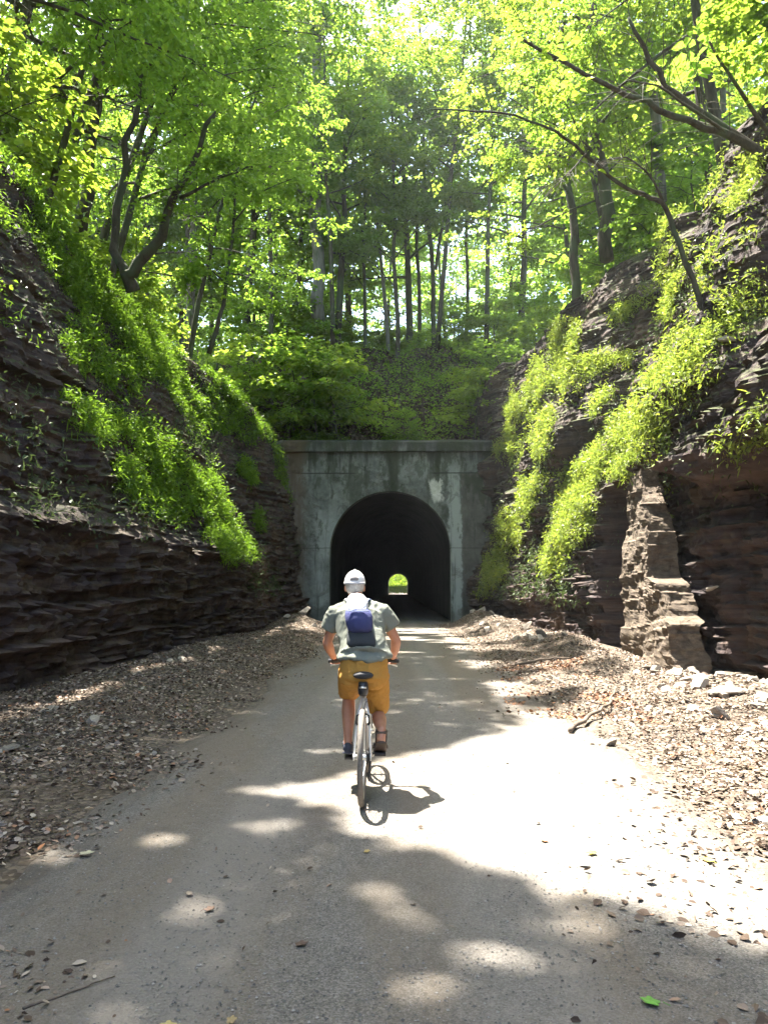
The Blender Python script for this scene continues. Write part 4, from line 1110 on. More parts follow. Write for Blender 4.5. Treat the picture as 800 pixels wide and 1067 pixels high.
for s_ in (-1, 1):
    d = np.array([s_, 0, 0]); g.tube([HB + [0, .005, -.05] + d * .03, HB * .6 + fa * .4 + d * .052 + [0, .0, 0], fa + d * .055], [.014, .013, .009], 8)
g.tube([HB + [-.045, .005, -.05], HB + [.045, .005, -.05]], .016, 8); g.obj('fork', WHITE_P, bike)
SD = np.array([BX, YR + .215, .93])
g = Geo().tube([ST - [0, 0, .03], SD - [0, 0, .03]], .0135, 10); g.tube([SD - [0, .02, .035], SD + [0, .06, -.035]], .012, 8); g.obj('seatpost', SILVER, bike)
g = Geo(); rings = []
for t, wd, hh in ((-.135, .03, .012), (-.125, .068, .022), (-.09, .078, .030), (-.03, .066, .028), (.04, .036, .024), (.10, .022, .02), (.145, .014, .014), (.155, .004, .006)):
    rings.append((SD + [0, t, .012 * (1 if t < -.05 else 0) + .01], np.array([wd, 0, 0]), np.array([0, 0, hh])))
g.loft(rings, 20)
for s_ in (-1, 1): g.tube([SD + [s_ * .022, -.09, -.012], SD + [s_ * .022, .0, -.034], SD + [s_ * .015, .11, -.005]], .0035, 6)
g.obj('saddle', BLACKR, bike)
g = Geo(); rings = []
for t, wd, dp in ((0, .030, .028), (.01, .036, .04), (.05, .040, .05), (.09, .036, .046), (.105, .024, .03)):
    rings.append((SD + [0, -.095, -.025 - t], np.array([wd, 0, 0]), np.array([0, dp, 0])))
g.loft(rings, 18); sb = g.obj('saddle_bag', BLACKP, bike)
Geo().box(SD + [0, -.147, -.062], (.028, .003, .006)).obj('strap', SILVER, sb)
g = Geo().tube([ST + [0, -.035, .02], ST + [0, -.05, .02]], [.016, .018], 14); g.obj('rear_reflector', REDR, bike)
g = Geo()
# caliper brake and cable arch seen above the rear tyre
cb = ST * .5 + ax * .5 + np.array([0, -.035, .07])
g.tube([cb + [-.05, 0, -.06], cb + [-.045, 0, 0], cb + [0, -.005, .028], cb + [.045, 0, 0], cb + [.05, 0, -.06]], .007, 8); g.box(cb + [-.04, .0, -.06], (.009, .025, .006)); g.box(cb + [.04, 0, -.06], (.009, .025, .006))
g.tube([cb + [0, 0, .02], cb + [.02, .01, .1], ST + [.03, -.01, -.06]], .003, 6); g.obj('rear_brake', BLACKP, bike)
g = Geo()
HC = np.array([BX + .0, YR + .79, 1.0])
g.tube([HT + [0, 0, .04], HT + [0, .0, .13], HC + [0, .03, .01]], .0145, 10); g.obj('stem', SILVER, bike)
HANDS = {-1: np.array([-.548, 6.50, 1.0]), 1: np.array([-.058, 6.50, 1.0])}
g = Geo().tube([HANDS[-1] + [-.045, -.028, .0], HANDS[-1] + [.05, 0, .0], HC + [-.12, .03, .012], HC + [0, .04, .015], HC + [.12, .03, .012], HANDS[1] + [-.05, 0, 0], HANDS[1] + [.045, -.028, 0]], .0125, 10)
hb = g.obj('handlebar', SILVER, bike)
for s_ in (-1, 1):
    Geo().tube([HANDS[s_] + [s_ * -.045, .0, 0], HANDS[s_] + [s_ * .05, -.03, 0]], .0165, 10).obj('grip', BLACKR, hb)
    Geo().tube([HANDS[s_] + [s_ * -.06, .02, -.01], HANDS[s_] + [s_ * -.02, .055, -.035], HANDS[s_] + [s_ * .04, .045, -.05]], .006, 6).obj('brake_lever', SILVER, hb)
PEDAL_A = R(17)
PR = BB + np.array([.125, -.165 * math.cos(PEDAL_A), .165 * math.sin(PEDAL_A)]); PL = BB + np.array([-.125, .165 * math.cos(PEDAL_A), -.165 * math.sin(PEDAL_A)])
cs = ring(BB[0] + .045, BB[1], BB[2], .085, .0045, 48, 6)
for k_ in range(5): a = k_ / 5 * 6.283; cs.tube([BB + [.045, 0, 0], BB + np.array([.045, .085 * math.cos(a), .085 * math.sin(a)])], .006, 6)
ck = cs.obj('crankset', SILVER, bike)
for P_, s_ in ((PR, 1), (PL, -1)):
    Geo().tube([BB + [s_ * .06, 0, 0], np.array([BB[0] + s_ * .075, P_[1], P_[2]])], [.013, .010], 8).obj('crank_arm', SILVER, ck)
    Geo().box(P_, (.042, .045, .011)).tube([P_ - [s_ * .06, 0, 0], P_], .006, 6).obj('pedal', BLACKP, bike)
g = Geo(); a = np.linspace(R(80), R(280), 20)
cp = [np.array([BB[0] + .045, YR + .04 * math.cos(t), AZ + .04 * math.sin(t)]) for t in np.linspace(R(90), R(270), 10)] + [np.array([BB[0] + .045, BB[1] + .086 * math.cos(t), BB[2] + .086 * math.sin(t)]) for t in np.linspace(R(-90), R(90), 16)]
g.tube(cp, .0045, 6, closed=True); g.obj('chain', BLACKP, bike)
g = Geo()
for k_ in range(6): g.tube([(BX + .036 + k_ * .004, YR, AZ), (BX + .0385 + k_ * .004, YR, AZ)], .058 - k_ * .006, 20)
g.tube([(BX + .06, YR + .0, AZ - .02), (BX + .055, YR + .03, AZ - .08), (BX + .05, YR + .0, AZ - .14)], .009, 6); g.tube([(BX + .045, YR, AZ - .14), (BX + .052, YR, AZ - .14)], .03, 14); g.obj('derailleur', BLACKP, bike)
g = Geo(); a_ = 2.3
g.tube([fa + [-.03, -.01, .36], HB + [0, -.03, .02]], .003, 6); g.obj('cable', BLACKP, bike)

# ------------------------------------------------------------------ rider
rider = thing('person', 'cyclist seen from behind in grey shirt, mustard shorts and pale cap, riding towards the tunnel', 'person', (BX, YR + .25, GZ0))
SKIN = M('skin'); n_ = SKIN.noise(SKIN.pos(True), 9, detail=5)
SKIN.color(SKIN.ramp(n_, [(.3, (.36, .165, .10)), (.7, (.48, .235, .15))])).rough(.5, .4); SKIN.p.inputs['Subsurface Weight'].default_value = .12; SKIN.p.inputs['Subsurface Radius'].default_value = (.01, .004, .002); SKIN = SKIN.m
def cloth(name, c, fold=.35, sc=7):
    m = M(name); v = m.pos(True); n1 = m.noise(v, sc, (1, 1, .6), 5, .6, 1.2); n2 = m.noise(v, 260, detail=2)
    m.color(m.ramp(n2 * .5 + n1 * .5, [(.3, tuple(k * .82 for k in c)), (.7, c)])).rough(.9, .2).bump(n1 + n2 * .08, fold, .03); return m.m
SHIRT = cloth('olive_grey_cotton', (.19, .20, .165)); SHORTS = cloth('mustard_twill', (.44, .225, .05)); CAPM = cloth('pale_cap_cloth', (.72, .71, .70), .15)
HAIR = plain('grey_hair', (.42, .40, .37), .7, 0, .3, 90)
PEL = np.array([BX - .003, 5.99, .985]); CH = np.array([BX - .04, 6.17, 1.30]); NK = np.array([BX - .068, 6.245, 1.475]); HD = np.array([BX - .094, 6.315, 1.625])
SHL = {-1: np.array([BX - .242, 6.235, 1.405]), 1: np.array([BX + .128, 6.235, 1.415])}
ELB = {-1: np.array([-.592, 6.30, 1.165]), 1: np.array([-.030, 6.31, 1.185])}
WRI = {s_: HANDS[s_] + np.array([-s_ * -.004, -.055, .035]) for s_ in (-1, 1)}
def ik(a, b, l1, l2, bend):
    d = b - a; L = min(np.linalg.norm(d), l1 + l2 - .004); u = d / np.linalg.norm(d)
    x = (l1 * l1 - l2 * l2 + L * L) / (2 * L); h = math.sqrt(max(l1 * l1 - x * x, 0)); bn = bend - u * np.dot(bend, u); bn /= np.linalg.norm(bn)
    return a + u * x + bn * h
HIP = {s_: PEL + np.array([s_ * .088, .02, -.03]) for s_ in (-1, 1)}
BALL = {1: PR + np.array([.0, .0, .045]), -1: PL + np.array([.0, 0, .045])}
HEEL = {1: BALL[1] + np.array([.012, -.15, .075]), -1: BALL[-1] + np.array([-.01, -.165, .035])}
ANK = {1: HEEL[1] + np.array([0, .045, .075]), -1: HEEL[-1] + np.array([0, .045, .075])}
KNEE = {s_: ik(HIP[s_], ANK[s_], .44, .42, np.array([s_ * (.10 if s_ < 0 else -.10), 1.0, .25])) for s_ in (-1, 1)}
def limb(g, a, b, prof, n=14, bulge=None):
    t = np.linspace(0, 1, len(prof))[:, None]; p = a * (1 - t) + b * t
    if bulge is not None: p = p + np.asarray(bulge) * (np.sin(t * math.pi))
    g.tube(p, prof, n); g.ball(a, prof[0] * .98, 12, 8); g.ball(b, prof[-1] * .98, 12, 8)
def torso_rings(k=1.0, low=0.0):
    sx = np.array([1, 0, 0]); out = []
    for c, rx, ry in ((PEL + [0, -.03, -.06], .13, .10), (PEL, .168, .125), (PEL * .72 + CH * .28, .158, .115), (PEL * .45 + CH * .55, .160, .112), (CH, .182, .118), (CH * .5 + NK * .5, .185, .105), (NK * .85 + CH * .15, .12, .075), (NK + [0, .01, .02], .062, .06)):
        spine = unit((NK - PEL)); f = np.cross(sx, spine)
        out.append((np.asarray(c), sx * rx * k, f * ry * k))
    return out
g = Geo(); g.loft(torso_rings(.96), 24)
g.tube([NK - [0, .02, .03], NK + [-.006, .02, .06], HD + [0, .005, -.05]], [.062, .056, .054], 14)
# head: cranium, jaw, nose, ears
g.ball(HD + [0, -.008, .018], (.074, .094, .098), 22, 16)
g.loft([(HD + [0, .03, -.11], np.array([.022, 0, 0]), np.array([0, .025, 0])), (HD + [0, .032, -.095], np.array([.046, 0, 0]), np.array([0, .05, 0])), (HD + [0, .022, -.05], np.array([.060, 0, 0]), np.array([0, .07, 0])), (HD + [0, .012, .0], np.array([.070, 0, 0]), np.array([0, .082, 0]))], 18)
g.tube([HD + [0, .09, .015], HD + [0, .108, -.02], HD + [0, .092, -.028]], [.008, .014, .010], 10)
g.ball(HD + [0, .086, -.062], (.022, .012, .008), 10, 6)
for s_ in (-1, 1): g.ball(HD + [s_ * .076, -.002, -.018], (.011, .02, .031), 12, 9); g.ball(HD + [s_ * .03, .078, .012], (.013, .012, .01), 10, 6)
for s_ in (-1, 1):
    g.ball(SHL[s_] + [-s_ * .02, 0, -.005], (.066, .062, .06), 14, 10)
    limb(g, SHL[s_], ELB[s_], [.054, .053, .047, .041, .038])
    limb(g, ELB[s_], WRI[s_], [.040, .043, .038, .030, .0255], bulge=[s_ * .006, 0, 0])
    # palm, four unequal curled fingers, thumb round the grip
    Hc = HANDS[s_]; gd = unit(np.array([s_ * 1.0, -.33, 0])); fw = unit(np.cross(gd, [0, 0, 1.0])) * (-1 if np.cross(gd, [0, 0, 1.0])[1] < 0 else 1); up = np.array([0, 0, 1.0])
    pc = Hc + up * .028 - fw * .018
    g.loft([(WRI[s_], gd * .024, up * .018), (pc * .6 + WRI[s_] * .4, gd * .034, up * .017), (pc + fw * .01, gd * .040, up * .016), (pc + fw * .028, gd * .038, up * .013)], 14)
    for i_, (off, ln, rr) in enumerate(((-.030, .92, .0088), (-.010, 1.0, .0092), (.010, .95, .0088), (.029, .78, .0078))):
        b0 = pc + gd * off + fw * .018
        g.tube([b0, Hc + gd * off + fw * .030 * ln + up * .020, Hc + gd * off + fw * .031 * ln - up * .006, Hc + gd * off + fw * .012 * ln - up * .027, Hc + gd * off - fw * .010 * ln - up * .025], [rr * 1.1, rr * 1.05, rr, rr * .92, rr * .75], 8)
    g.tube([pc - gd * .030 - fw * .012, pc - gd * .048 + fw * .004 - up * .014, Hc - gd * .050 + fw * .006 - up * .012, Hc - gd * .040 + fw * .016 - up * .028], [.014, .0115, .0105, .008], 8)
    # legs
    limb(g, HIP[s_], KNEE[s_], [.088, .083, .074, .063, .054])
    limb(g, KNEE[s_], ANK[s_], [.053, .052, .057, .050, .040, .034], bulge=[0, -.012, 0])
    g.loft([(HEEL[s_] + [0, -.02, .02], np.array([.018, 0, 0]), np.array([0, 0, .02])), (HEEL[s_] + [0, .0, .022], np.array([.031, 0, 0]), np.array([0, .0, .030])), (ANK[s_] * .5 + HEEL[s_] * .5 + [0, .03, -.005], np.array([.033, 0, 0]), np.array([0, .01, .036])), (BALL[s_] * .7 + HEEL[s_] * .3 + [0, .01, .02], np.array([.040, 0, 0]), np.array([0, .0, .026])), (BALL[s_] + [0, .03, .0], np.array([.044, 0, 0]), np.array([0, 0, .018])), (BALL[s_] + [0, .075, -.004], np.array([.026, 0, 0]), np.array([0, 0, .011]))], 16)
    g.tube([ANK[s_], HEEL[s_] + [0, .02, .03]], [.036, .034], 12)
link('body', remesh(g.mesh('body', SKIN), .0062, 4), rider)
# hair under the cap, cap with peak and rear strap
g = Geo(); g.loft([(HD + [0, -.022, -.062], np.array([.052, 0, 0]), np.array([0, .055, 0])), (HD + [0, -.018, -.035], np.array([.071, 0, 0]), np.array([0, .084, 0])), (HD + [0, -.012, .01], np.array([.080, 0, 0]), np.array([0, .097, 0])), (HD + [0, -.010, .04], np.array([.079, 0, 0]), np.array([0, .096, 0]))], 24); g.obj('hair', HAIR, rider)
g = Geo(); rings = []
for t in np.linspace(0, 1, 10):
    e = t * math.pi / 2; rings.append((HD + np.array([0, -.008, .018 + .115 * math.sin(e)]), np.array([.0885 * max(math.cos(e), .02), 0, 0]), np.array([0, .107 * max(math.cos(e), .02), 0])))
g.loft(rings, 28); g.ball(HD + [0, -.008, .134], .008, 8, 6)
pk = [(HD + [0, .085 + t * .085, .022 - .022 * t * t], np.array([.072 * math.sqrt(max(1 - t * t, .02)), 0, 0]), np.array([0, .0, .006])) for t in np.linspace(0, 1, 7)]
g.loft(pk, 14)
cap = g.obj('cap', CAPM, rider)
g = Geo(); a = np.linspace(R(205), R(335), 14); g.tube(np.stack([HD[0] + .0905 * np.cos(a), HD[1] - .008 + .109 * np.sin(a), np.full(14, HD[2] + .024)], -1), .008, 8, squash=(1, 1.3)); g.obj('strap', plain('grey_strap', (.33, .33, .35), .7), cap)
g = Geo().ball(HD + [0, -.099, .056], (.036, .014, .024), 16, 10); g.obj('cap_opening', plain('brown_grey_hair', (.20, .18, .17), .8, 0, .3, 80), cap)
# shirt
g = Geo(); tr_ = torso_rings(1.10)
tr_[0] = (PEL + np.array([0, -.015, .10]), tr_[1][1] * .9, tr_[1][2] * .9); tr_[1] = (PEL + np.array([0, -.01, .12]), tr_[1][1] * 1.0, tr_[1][2] * 1.03)
tr_[-1] = (NK + np.array([0, .008, .015]), np.array([.068, 0, 0]), tr_[-1][2] * 1.0); g.loft(tr_, 28)
for s_ in (-1, 1):
    g.ball(SHL[s_] + [-s_ * .025, 0, -.004], (.082, .076, .066), 16, 10)
    m_ = SHL[s_] * .42 + ELB[s_] * .58
    g.tube([SHL[s_] - [s_ * .03, 0, 0], SHL[s_], SHL[s_] * .6 + m_ * .4 + [s_ * .012, 0, 0], m_ + [s_ * .012, 0, .015]], [.066, .070, .073, .075], 18)
    g.tube([SHL[s_] + [-s_ * .015, 0, .015], NK + [s_ * .03, 0, .0]], [.055, .05], 14)
# loose hem, flaring a little, with soft vertical folds
hr = []
for zz, fl in ((.30, -.03), (.22, -.004), (.16, .010), (.11, .034), (.085, .042), (.07, .026)):
    hr.append((PEL + np.array([0, -.030 + .5 * zz, zz]), np.array([.168 + fl, 0, 0]), np.array([0, .125 + fl, 0])))
g2 = Geo().loft(hr, 64); vv = g2.v[0]; an = np.arctan2(vv[:, 1] - PEL[1], vv[:, 0] - PEL[0]); dz_ = np.clip((PEL[2] + .26 - vv[:, 2]) / .18, 0, 1)
k_ = 1 + .05 * dz_ * (np.sin(an * 9 + 1) + .6 * np.sin(an * 5.3)); cc_ = PEL[:2] + np.stack([vv[:, 2] * 0, -.03 + .5 * (vv[:, 2] - PEL[2])], -1); vv[:, :2] = cc_ + (vv[:, :2] - cc_) * k_[:, None]; vv[:, 2] += .012 * dz_ * np.sin(an * 3 + 2)
g.v += g2.v
for kf, fl in g2.f.items():
    for f in fl: g.f.setdefault(kf, []).append(f + g.n)
g.n += g2.n
link('shirt', wrinkle(remesh(g.mesh('shirt', SHIRT), .0075, 5), .009, 11, 3), rider)
# shorts
g = Geo(); sx = np.array([1, 0, 0])
g.loft([(PEL + [0, -.02, -.09], sx * .165, np.array([0, .13, .0])), (PEL + [0, -.025, -.04], sx * .183, np.array([0, .148, .03])), (PEL + [0, -.015, .03], sx * .182, np.array([0, .143, .03])), (PEL + [0, -.008, .09], sx * .178, np.array([0, .134, .03])), (PEL + [0, -.004, .13], sx * .168, np.array([0, .126, .03]))], 26)
for s_ in (-1, 1):
    h = HIP[s_]; k_ = KNEE[s_]; e = h * .10 + k_ * .90
    if s_ < 0: e = k_ + unit(ANK[s_] - k_) * .03
    g.tube([h + [0, -.01, .02], h * .7 + k_ * .3, h * .35 + k_ * .65, h * .10 + k_ * .90] + ([e] if s_ < 0 else []), [.105, .103, .094, .086] + ([.080] if s_ < 0 else []), 20)
    g.ball(h + [-s_ * .01, -.06, -.03], (.105, .09, .095), 16, 10)
link('shorts', wrinkle(remesh(g.mesh('shorts', SHORTS), .0075, 5), .008, 12, 9, (1, 1, 1.3)), rider)
# left trainer and right sandal
SHOE = plain('navy_trainer', (.03, .035, .055), .7, 0, .2, 40); SANDAL = plain('brown_sandal', (.06, .04, .03), .7, 0, .2, 40)
def sole(g, s_, grow_, t0, t1):
    H_, B_ = HEEL[s_], BALL[s_]; d = unit(B_ - H_); up = np.cross([1, 0, 0], d); up = up if up[2] > 0 else -up
    pts = [(-.030, .022), (-.02, .034), (.03, .036), (.10, .036), (.17, .046), (.22, .042), (.255, .022)]
    g.loft([(H_ + d * a + up * (t0 + t1) / 2 - [0, 0, .012], sx * (b + grow_), up * (t1 - t0) / 2) for a, b in pts], 16); return d, up
g = Geo(); d, up = sole(g, -1, .006, -.012, .012)
g.loft([(HEEL[-1] + d * a + up * h, sx * b, up * c) for a, h, b, c in ((-.032, .02, .02, .025), (-.02, .026, .036, .038), (.03, .03, .039, .046), (.09, .03, .041, .042), (.16, .016, .046, .026), (.22, .008, .04, .016), (.25, .004, .02, .008))], 18)
g.tube([ANK[-1] + [0, 0, -.045], ANK[-1] + [0, 0, -.01]], [.044, .040], 14); g.obj('trainer', SHOE, rider)
g = Geo(); d, up = sole(g, 1, .007, -.016, .004)
for a, w_ in ((.145, .044), (.185, .046)): 
    th = np.linspace(0, math.pi, 12); g.tube([HEEL[1] + d * a + sx * (w_ + .004) * math.cos(t) + up * (-.004 + .040 * math.sin(t)) for t in th], .006, 6, squash=(2.2, 1))
th = np.linspace(0, 2 * math.pi, 20, endpoint=False); g.tube([ANK[1] + np.array([.042 * math.cos(t), .045 * math.sin(t), -.012 + .004 * math.sin(t)]) for t in th], .006, 6, closed=True, squash=(1, 2))
for s2 in (-1, 1): g.tube([ANK[1] + [s2 * .040, 0, -.012], HEEL[1] + d * .06 + sx * s2 * .038], .006, 6)
g.obj('sandal', SANDAL, rider)

# ------------------------------------------------------------------ drawstring pack worn on the back
pack = thing('backpack', 'small white drawstring pack with navy blue pouch worn by the cyclist', 'backpack', tuple(CH))
PW = cloth('white_nylon', (.66, .66, .68), .5, 14); NAVY = cloth('navy_nylon', (.06, .066, .165), .4, 9); DARKC = cloth('charcoal_cloth', (.05, .053, .055), .3); STRAPM = plain('pale_blue_webbing', (.22, .27, .42), .8)
SPN = unit(NK - PEL); BK = -unit(np.cross(np.array([1.0, 0, 0]), SPN)); BK = BK if BK[1] < 0 else -BK
bp = lambda t, o_, x=0.0: PEL * (1 - t) + NK * t + BK * o_ + np.array([x, 0, 0])
g = Geo(); g.loft([(bp(t, o_), np.array([wd, 0, 0]), BK * dp) for t, o_, wd, dp in ((1.10, .065, .03, .02), (1.06, .09, .055, .04), (.97, .125, .078, .05), (.86, .145, .086, .062), (.76, .155, .086, .065), (.66, .155, .082, .06), (.6, .15, .06, .04))], 24)
for k_ in range(9): x_ = -.07 + k_ * .0175; g.tube([bp(.94, .165, x_ * .7), bp(.84, .2, x_), bp(.72, .21, x_ * .9)], [.009, .011, .006], 8)
link('pack_body', wrinkle(remesh(g.mesh('pack_body', PW), .006, 3), .006, 22, 5, (1.6, 1, .5)), pack)
g = Geo(); g.loft([(bp(t, o_), np.array([wd, 0, 0]), BK * dp) for t, o_, wd, dp in ((.735, .17, .085, .03), (.72, .19, .100, .055), (.64, .20, .108, .07), (.54, .2, .106, .068), (.44, .19, .094, .05), (.40, .175, .06, .03))], 26)
po = g.obj('pouch', NAVY, pack)
g = Geo(); g.tube([bp(.66, .262, -.085), bp(.65, .275, 0), bp(.66, .262, .085)], .004, 6); g.obj('zip', STRAPM, po)
Geo().box(bp(.695, .250, -.03), (.016, .004, .012)).obj('tab', PW, po)
g = Geo(); g.loft([(bp(t, o_), np.array([wd, 0, 0]), BK * dp) for t, o_, wd, dp in ((.50, .15, .09, .03), (.42, .155, .104, .03), (.33, .165, .110, .028), (.24, .172, .112, .024), (.20, .165, .10, .012))], 22); g.obj('dark_panel', DARKC, pack)  # dark panel added over the lower back, below the pouch
for s_ in (-1, 1):
    top = bp(.90, .12, s_ * .055)
    g = Geo().tube([top, NK + np.array([s_ * .085, -.045, .045]), NK + np.array([s_ * .10, .035, .038]), SHL[s_] * .5 + NK * .5 + [0, .10, -.07], CH + [s_ * .14, .10, -.06]], .011, 8, squash=(1.6, .7)); g.obj('shoulder_strap', STRAPM if s_ > 0 else PW, pack)

# ------------------------------------------------------------------ rock buttress on the right
BUTT = stone_mat('tan_sandstone', (.07, .053, .04), (.27, .21, .145))
bz = np.linspace(-.2, 4.2, 130); per_n = 160; V = []
bu = np.linspace(0, 1, per_n, endpoint=False)
for zz in bz:
    y1_ = np.interp(zz, [0, .95, 1.1, 1.7, 1.85, 3.0, 4.2], [14.0, 14.1, 14.5, 14.8, 15.4, 15.75, 16.3]); y2_ = 17.1; x1_ = np.interp(zz, [0, 2, 4.3], [4.92, 5.0, 5.2]); x2_ = 5.6
    for u in bu:
        e = u * 4
        if e < 1: p = (x1_, y2_ + (y1_ - y2_) * e)
        elif e < 2: p = (x1_ + (x2_ - x1_) * (e - 1), y1_)
        elif e < 3: p = (x2_, y1_ + (y2_ - y1_) * (e - 2))
        else: p = (x2_ + (x1_ - x2_) * (e - 3), y2_)
        V.append((p[0], p[1], zz))
V = np.array(V); d_ = (fbm(V * 1.3, 6, 4) - .5) * .55 + strata(V[:, 1] * 1.3 + V[:, 0] * 2, V[:, 2] * .8, 7) * .22; dy_ = strata(V[:, 0] * 2 + 3, V[:, 2], 17) * .2 + (fbm(V * 1.5 + 9, 6, 5) - .5) * .5; V[:, 0] += d_; V[:, 1] += dy_
i = np.arange(len(bz) - 1)[:, None]; j = np.arange(per_n)[None, :]
q = np.stack([i * per_n + j, i * per_n + (j + 1) % per_n, (i + 1) * per_n + (j + 1) % per_n, (i + 1) * per_n + j], -1).reshape(-1, 4)[:, ::-1]
V = np.vstack([V, [V[-per_n:].mean(0)]]); jj = np.arange(per_n); b0 = (len(bz) - 1) * per_n
o = link('rock_buttress', mesh_from('rock_buttress', V, [q, np.stack([b0 + jj, b0 + (jj + 1) % per_n, np.full(per_n, len(V) - 1)], -1)], False, [BUTT]))
tag(o, 'pale tan stone buttress standing out from the right rock, lit by the sun', 'rock buttress')

# ------------------------------------------------------------------ stones
def stone_mesh(seed, flat, size):
    r = np.random.default_rng(seed); g = Geo(); n, m = 18, 12
    rings = []
    for u in np.linspace(-1.45, 1.45, m): rings.append((np.array([0, 0, math.sin(u)]), np.array([math.cos(u), 0, 0]), np.array([0, math.cos(u), 0])))
    g.loft(rings, n); v = np.vstack(g.v)
    for _ in range(13):                                          # split faces of shale
        nn = unit(r.normal(size=3) * np.array([1, 1, .45])); d = .42 + .3 * r.random(); k_ = v @ nn; v = v - nn * np.maximum(k_ - d, 0)[:, None]
    v = v * (1 + .12 * (fbm(v * 2.2, 2, seed)[:, None] - .5))
    g.v = [v * np.array([size, size * (.6 + .4 * r.random()), size * flat])]
    return g.mesh('stone', STONE, False)
SM = [stone_mesh(s_, fl, 1.0) for s_, fl in ((1, .28), (2, .36), (3, .22), (4, .5), (5, .3), (6, .65), (7, .18))]
def put_stone(m_i, x, y, size, r, label, group, cat='stone', tilt=.35, lift=.25, name='stone', z=None):
    o = bpy.data.objects.new(name, SM[m_i % 7]); COL.objects.link(o)
    z = ground_h(np.array([x]), np.array([y]))[0] if z is None else z
    o.location = (x, y, z + size * .3 * lift); o.rotation_euler = (r.normal() * tilt, r.normal() * tilt, r.random() * 6.28); o.scale = (size, size, size)
    tag(o, label, cat, group); return o
r = np.random.default_rng(12)
for k_ in range(235):
    y = 7.6 + 6.2 * r.random() ** .9; x = 4.55 + r.normal() * .5 + .05 * (y - 9)
    put_stone(k_, min(x, 6.2), y, .045 + .15 * r.random() ** 2.4, r, 'pale split shale stone in the sunlit rubble heap under the right rock', 'shale stones in the rubble under the right rock')
for k_ in range(50):
    y = 3.2 + 9 * r.random(); x = 2.3 + 2.4 * r.random()
    put_stone(k_, x, y, .025 + .06 * r.random() ** 2, r, 'small stone lying among dry leaves on the right verge', 'small stones on the right verge')
for k_ in range(45):
    y = 20 + 15 * r.random(); x = 4.1 - .035 * (y - 20) + r.normal() * .45
    put_stone(k_, x, y, .10 + .22 * r.random() ** 2, r, 'grey fallen stone in the scree between the trail and the far right rock', 'fallen stones at the foot of the far right rock')
for k_ in range(40):
    y = 6 + 27 * r.random(); x = -3.4 - 1.3 * r.random()
    put_stone(k_, x, y, .05 + .12 * r.random() ** 2, r, 'dark stone half buried in leaves along the left verge', 'dark stones along the left verge')
for k_, (px_, py_0, s_, lab) in enumerate(((315, 658, .42, 'large pale boulder beside the left foot of the portal'), (300, 661, .3, 'pale broken stone leaning on the boulder left of the portal'), (328, 663, .22, 'small pale stone in front of the boulder left of the portal'), (740, 738, .34, 'biggest flat slab on the sunlit rubble heap'), (715, 712, .24, 'pale upright stone crowning the rubble heap'), (470, 775, .0, ''), (14, 815, .16, 'dark rock in the leaves at the left edge of the verge'), (626, 772, .12, 'flat dark stone in the middle of the sunny leaf litter'))):
    if not lab: continue
    Y = EYE * F / (py_0 - 614) * (.86 if px_ > 600 or px_ < 100 else .97); Y = {315: 31, 300: 30, 328: 29.5, 740: 10.4, 715: 11.8, 14: 7.4, 626: 8.0}[px_]
    p = at(px_, py_0, Y); put_stone(k_ + 3, p[0], Y, s_, r, lab, None, 'boulder' if s_ > .3 else 'stone', .25, .5, 'boulder' if s_ > .3 else 'stone')
# pale slabs caught on the right crags
for px_, py_0, Y, s_, lab in ((756, 206, 13.5, .22, 'white flat slab caught on the right crag below the branches'), (762, 352, 13.2, .26, 'grey slab jutting from weeds on the right crag'), (735, 612, 13.2, .20, 'thin pale slab lying on the ledge of the undercut right rock'), (28, 424, 12.4, .16, 'pale flake of rock lodged on the left bank')):
    d_ = at(px_, py_0, 1.0) - np.array([0, 0, EYE]); d_ = d_ * 1.0
    Vb = (VR if px_ > 400 else VL)[:, :220].reshape(-1, 3); xx, yy = to_px(Vb); k_ = np.where((np.hypot(xx - px_, yy - py_0) < 5) & (Vb[:, 1] > 6))[0]
    p = Vb[k_[np.argmin(Vb[k_, 1])]] if len(k_) else at(px_, py_0, Y)
    put_stone(2, p[0] - (.06 if px_ > 400 else -.06), p[1] - .05, s_, r, lab, None, 'slab', .15, 0, 'rock_slab', p[2] + .03)

# ------------------------------------------------------------------ sticks and single leaves on the trail
DEADWOOD = plain('dead_wood', (.13, .10, .075), .9, 0, .5, 14)
def stick(name, pts, r0, label, twigs=()):
    p0 = np.array(pts[0]); root = None
    P = np.array(pts, float); P[:, 2] = ground_h(P[:, 0], P[:, 1]) + .02 + P[:, 2]
    g = Geo(); t = np.linspace(0, len(P) - 1, 4 * len(P)); S_ = np.stack([np.interp(t, np.arange(len(P)), P[:, c]) for c in range(3)], -1); S_ += np.random.default_rng(3).normal(size=S_.shape) * r0 * .35
    g.tube(S_, np.linspace(r0, r0 * .35, len(S_)), 7)
    for f, dx, dy in twigs: b = S_[int(f * (len(S_) - 1))]; g.tube([b, b + [dx, dy, .04], b + [dx * 1.8, dy * 2.1, .02]], [r0 * .5, r0 * .35, r0 * .2], 5)
    o = g.obj(name, DEADWOOD, None); tag(o, label, 'stick'); return o
stick('fallen_branch', [(1.85, 8.6, .03), (2.3, 9.4, .06), (2.75, 10.2, .05), (3.1, 11.2, .08)], .03, 'long fallen branch lying across sunny leaves on the right verge', ((.4, .1, .25), (.65, -.2, .15)))
stick('fallen_branch', [(2.3, 15.5, .03), (2.9, 15.8, .07), (3.5, 15.9, .05)], .035, 'dark fallen log on the dappled right verge before the portal', ((.5, .1, .2),))
stick('twig', [(-1.42, 3.0, .012), (-1.28, 3.12, .015), (-1.16, 3.24, .012)], .006, 'short pale twig on the trail at lower left')
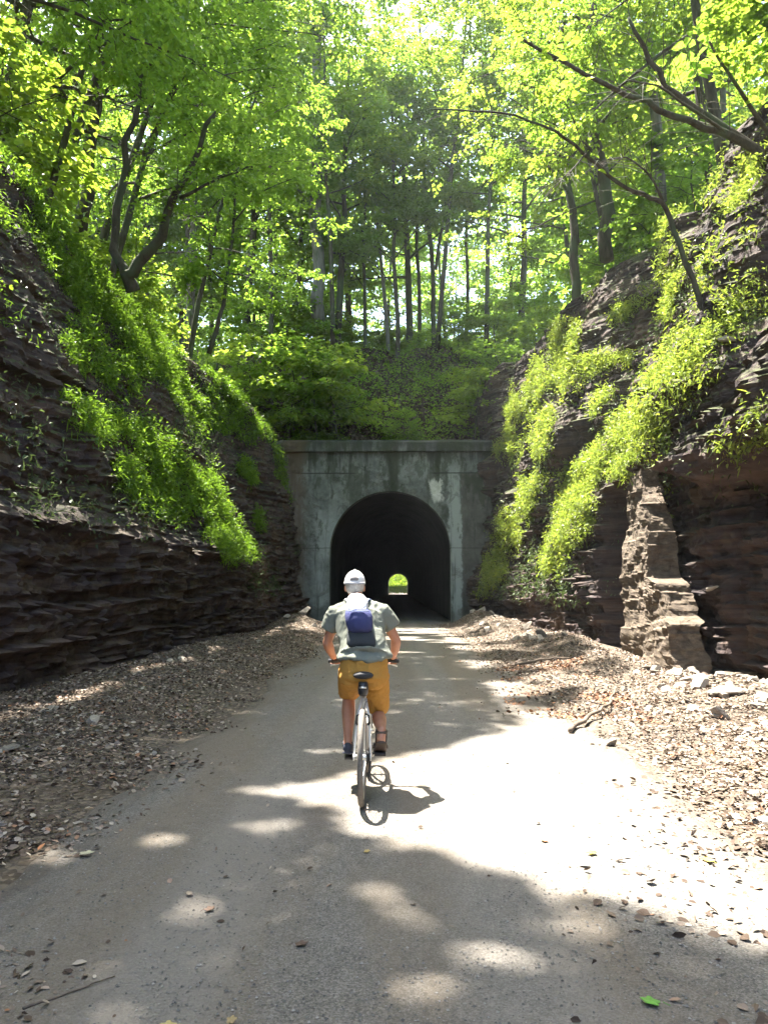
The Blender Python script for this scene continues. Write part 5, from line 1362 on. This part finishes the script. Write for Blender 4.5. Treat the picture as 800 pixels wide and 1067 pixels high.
stick('fallen_branch', [(2.6, 26, .1), (3.0, 27, .18), (3.3, 28.4, .15)], .05, 'dead branch lying on the debris mound right of the portal')
def one_leaf(px_, py_0, size, c, label, a, name='fallen_leaf'):
    x, y = gpx(px_, py_0); m = plain(name + '_' + label.split()[0], c, .6, 0, .2, 40)
    n = 18; th = np.linspace(0, 2 * math.pi, n, endpoint=False); rr = size * (.55 + .35 * np.abs(np.cos(2.5 * th)) ** 1.5)
    z0 = max(ground_h(np.array([x]), np.array([y]))[0], .036) + .006
    ca, sa = math.cos(a), math.sin(a); u = rr * np.cos(th); v = rr * .75 * np.sin(th)
    h = .25 * (v ** 2) / size + .10 * np.abs(u) * (u > 0)
    top = np.stack([x + u * ca - v * sa, y + u * sa + v * ca, z0 + h], -1); V = np.vstack([top, [[x, y, z0 + .004]], top - [0, 0, .002], [[x, y, z0 + .002]]])
    i_ = np.arange(n); j_ = (i_ + 1) % n
    g = Geo().add(V, [np.stack([i_, j_, np.full(n, n)], -1), np.stack([n + 1 + j_, n + 1 + i_, np.full(n, 2 * n + 1)], -1), np.stack([i_, n + 1 + i_, n + 1 + j_, j_], -1)])
    g.tube([(x - size * ca, y - size * sa, z0 + .01), (x - size * 1.6 * ca, y - size * 1.6 * sa, z0 + .004)], .0015, 4)
    tag(g.obj(name, m, None, False), label, 'leaf')
one_leaf(607, 882, .042, (.50, .42, .03), 'yellow maple leaf on the sunlit edge of the trail', .6)
one_leaf(720, 888, .050, (.42, .36, .05), 'yellow green leaf among the dry leaves on the right', 1.9)
one_leaf(660, 1025, .045, (.12, .30, .04), 'green leaf on the shaded trail at lower right', 2.6)
one_leaf(318, 973, .036, (.09, .05, .035), 'dark brown curled leaf in the middle of the shaded trail', .4)
one_leaf(188, 1053, .038, (.46, .36, .14), 'tan leaf at the bottom edge of the trail', 3.0)
one_leaf(100, 886, .052, (.46, .42, .28), 'pale cream leaf at the left edge of the trail', .3)
one_leaf(383, 882, .028, (.42, .30, .10), 'ochre leaf at the edge of the sunlit patch', 1.2)
one_leaf(205, 925, .03, (.22, .17, .13), 'grey brown leaf on the blue shaded gravel', 2.2)
one_leaf(226, 940, .035, (.20, .12, .08), 'rust brown leaf beside the grey brown one', .9)
one_leaf(250, 1047, .03, (.30, .22, .10), 'narrow ochre leaf near the bottom edge of the trail', 1.5)
one_leaf(560, 870, .035, (.33, .16, .07), 'reddish leaf where the sun meets the shade', 2.0)
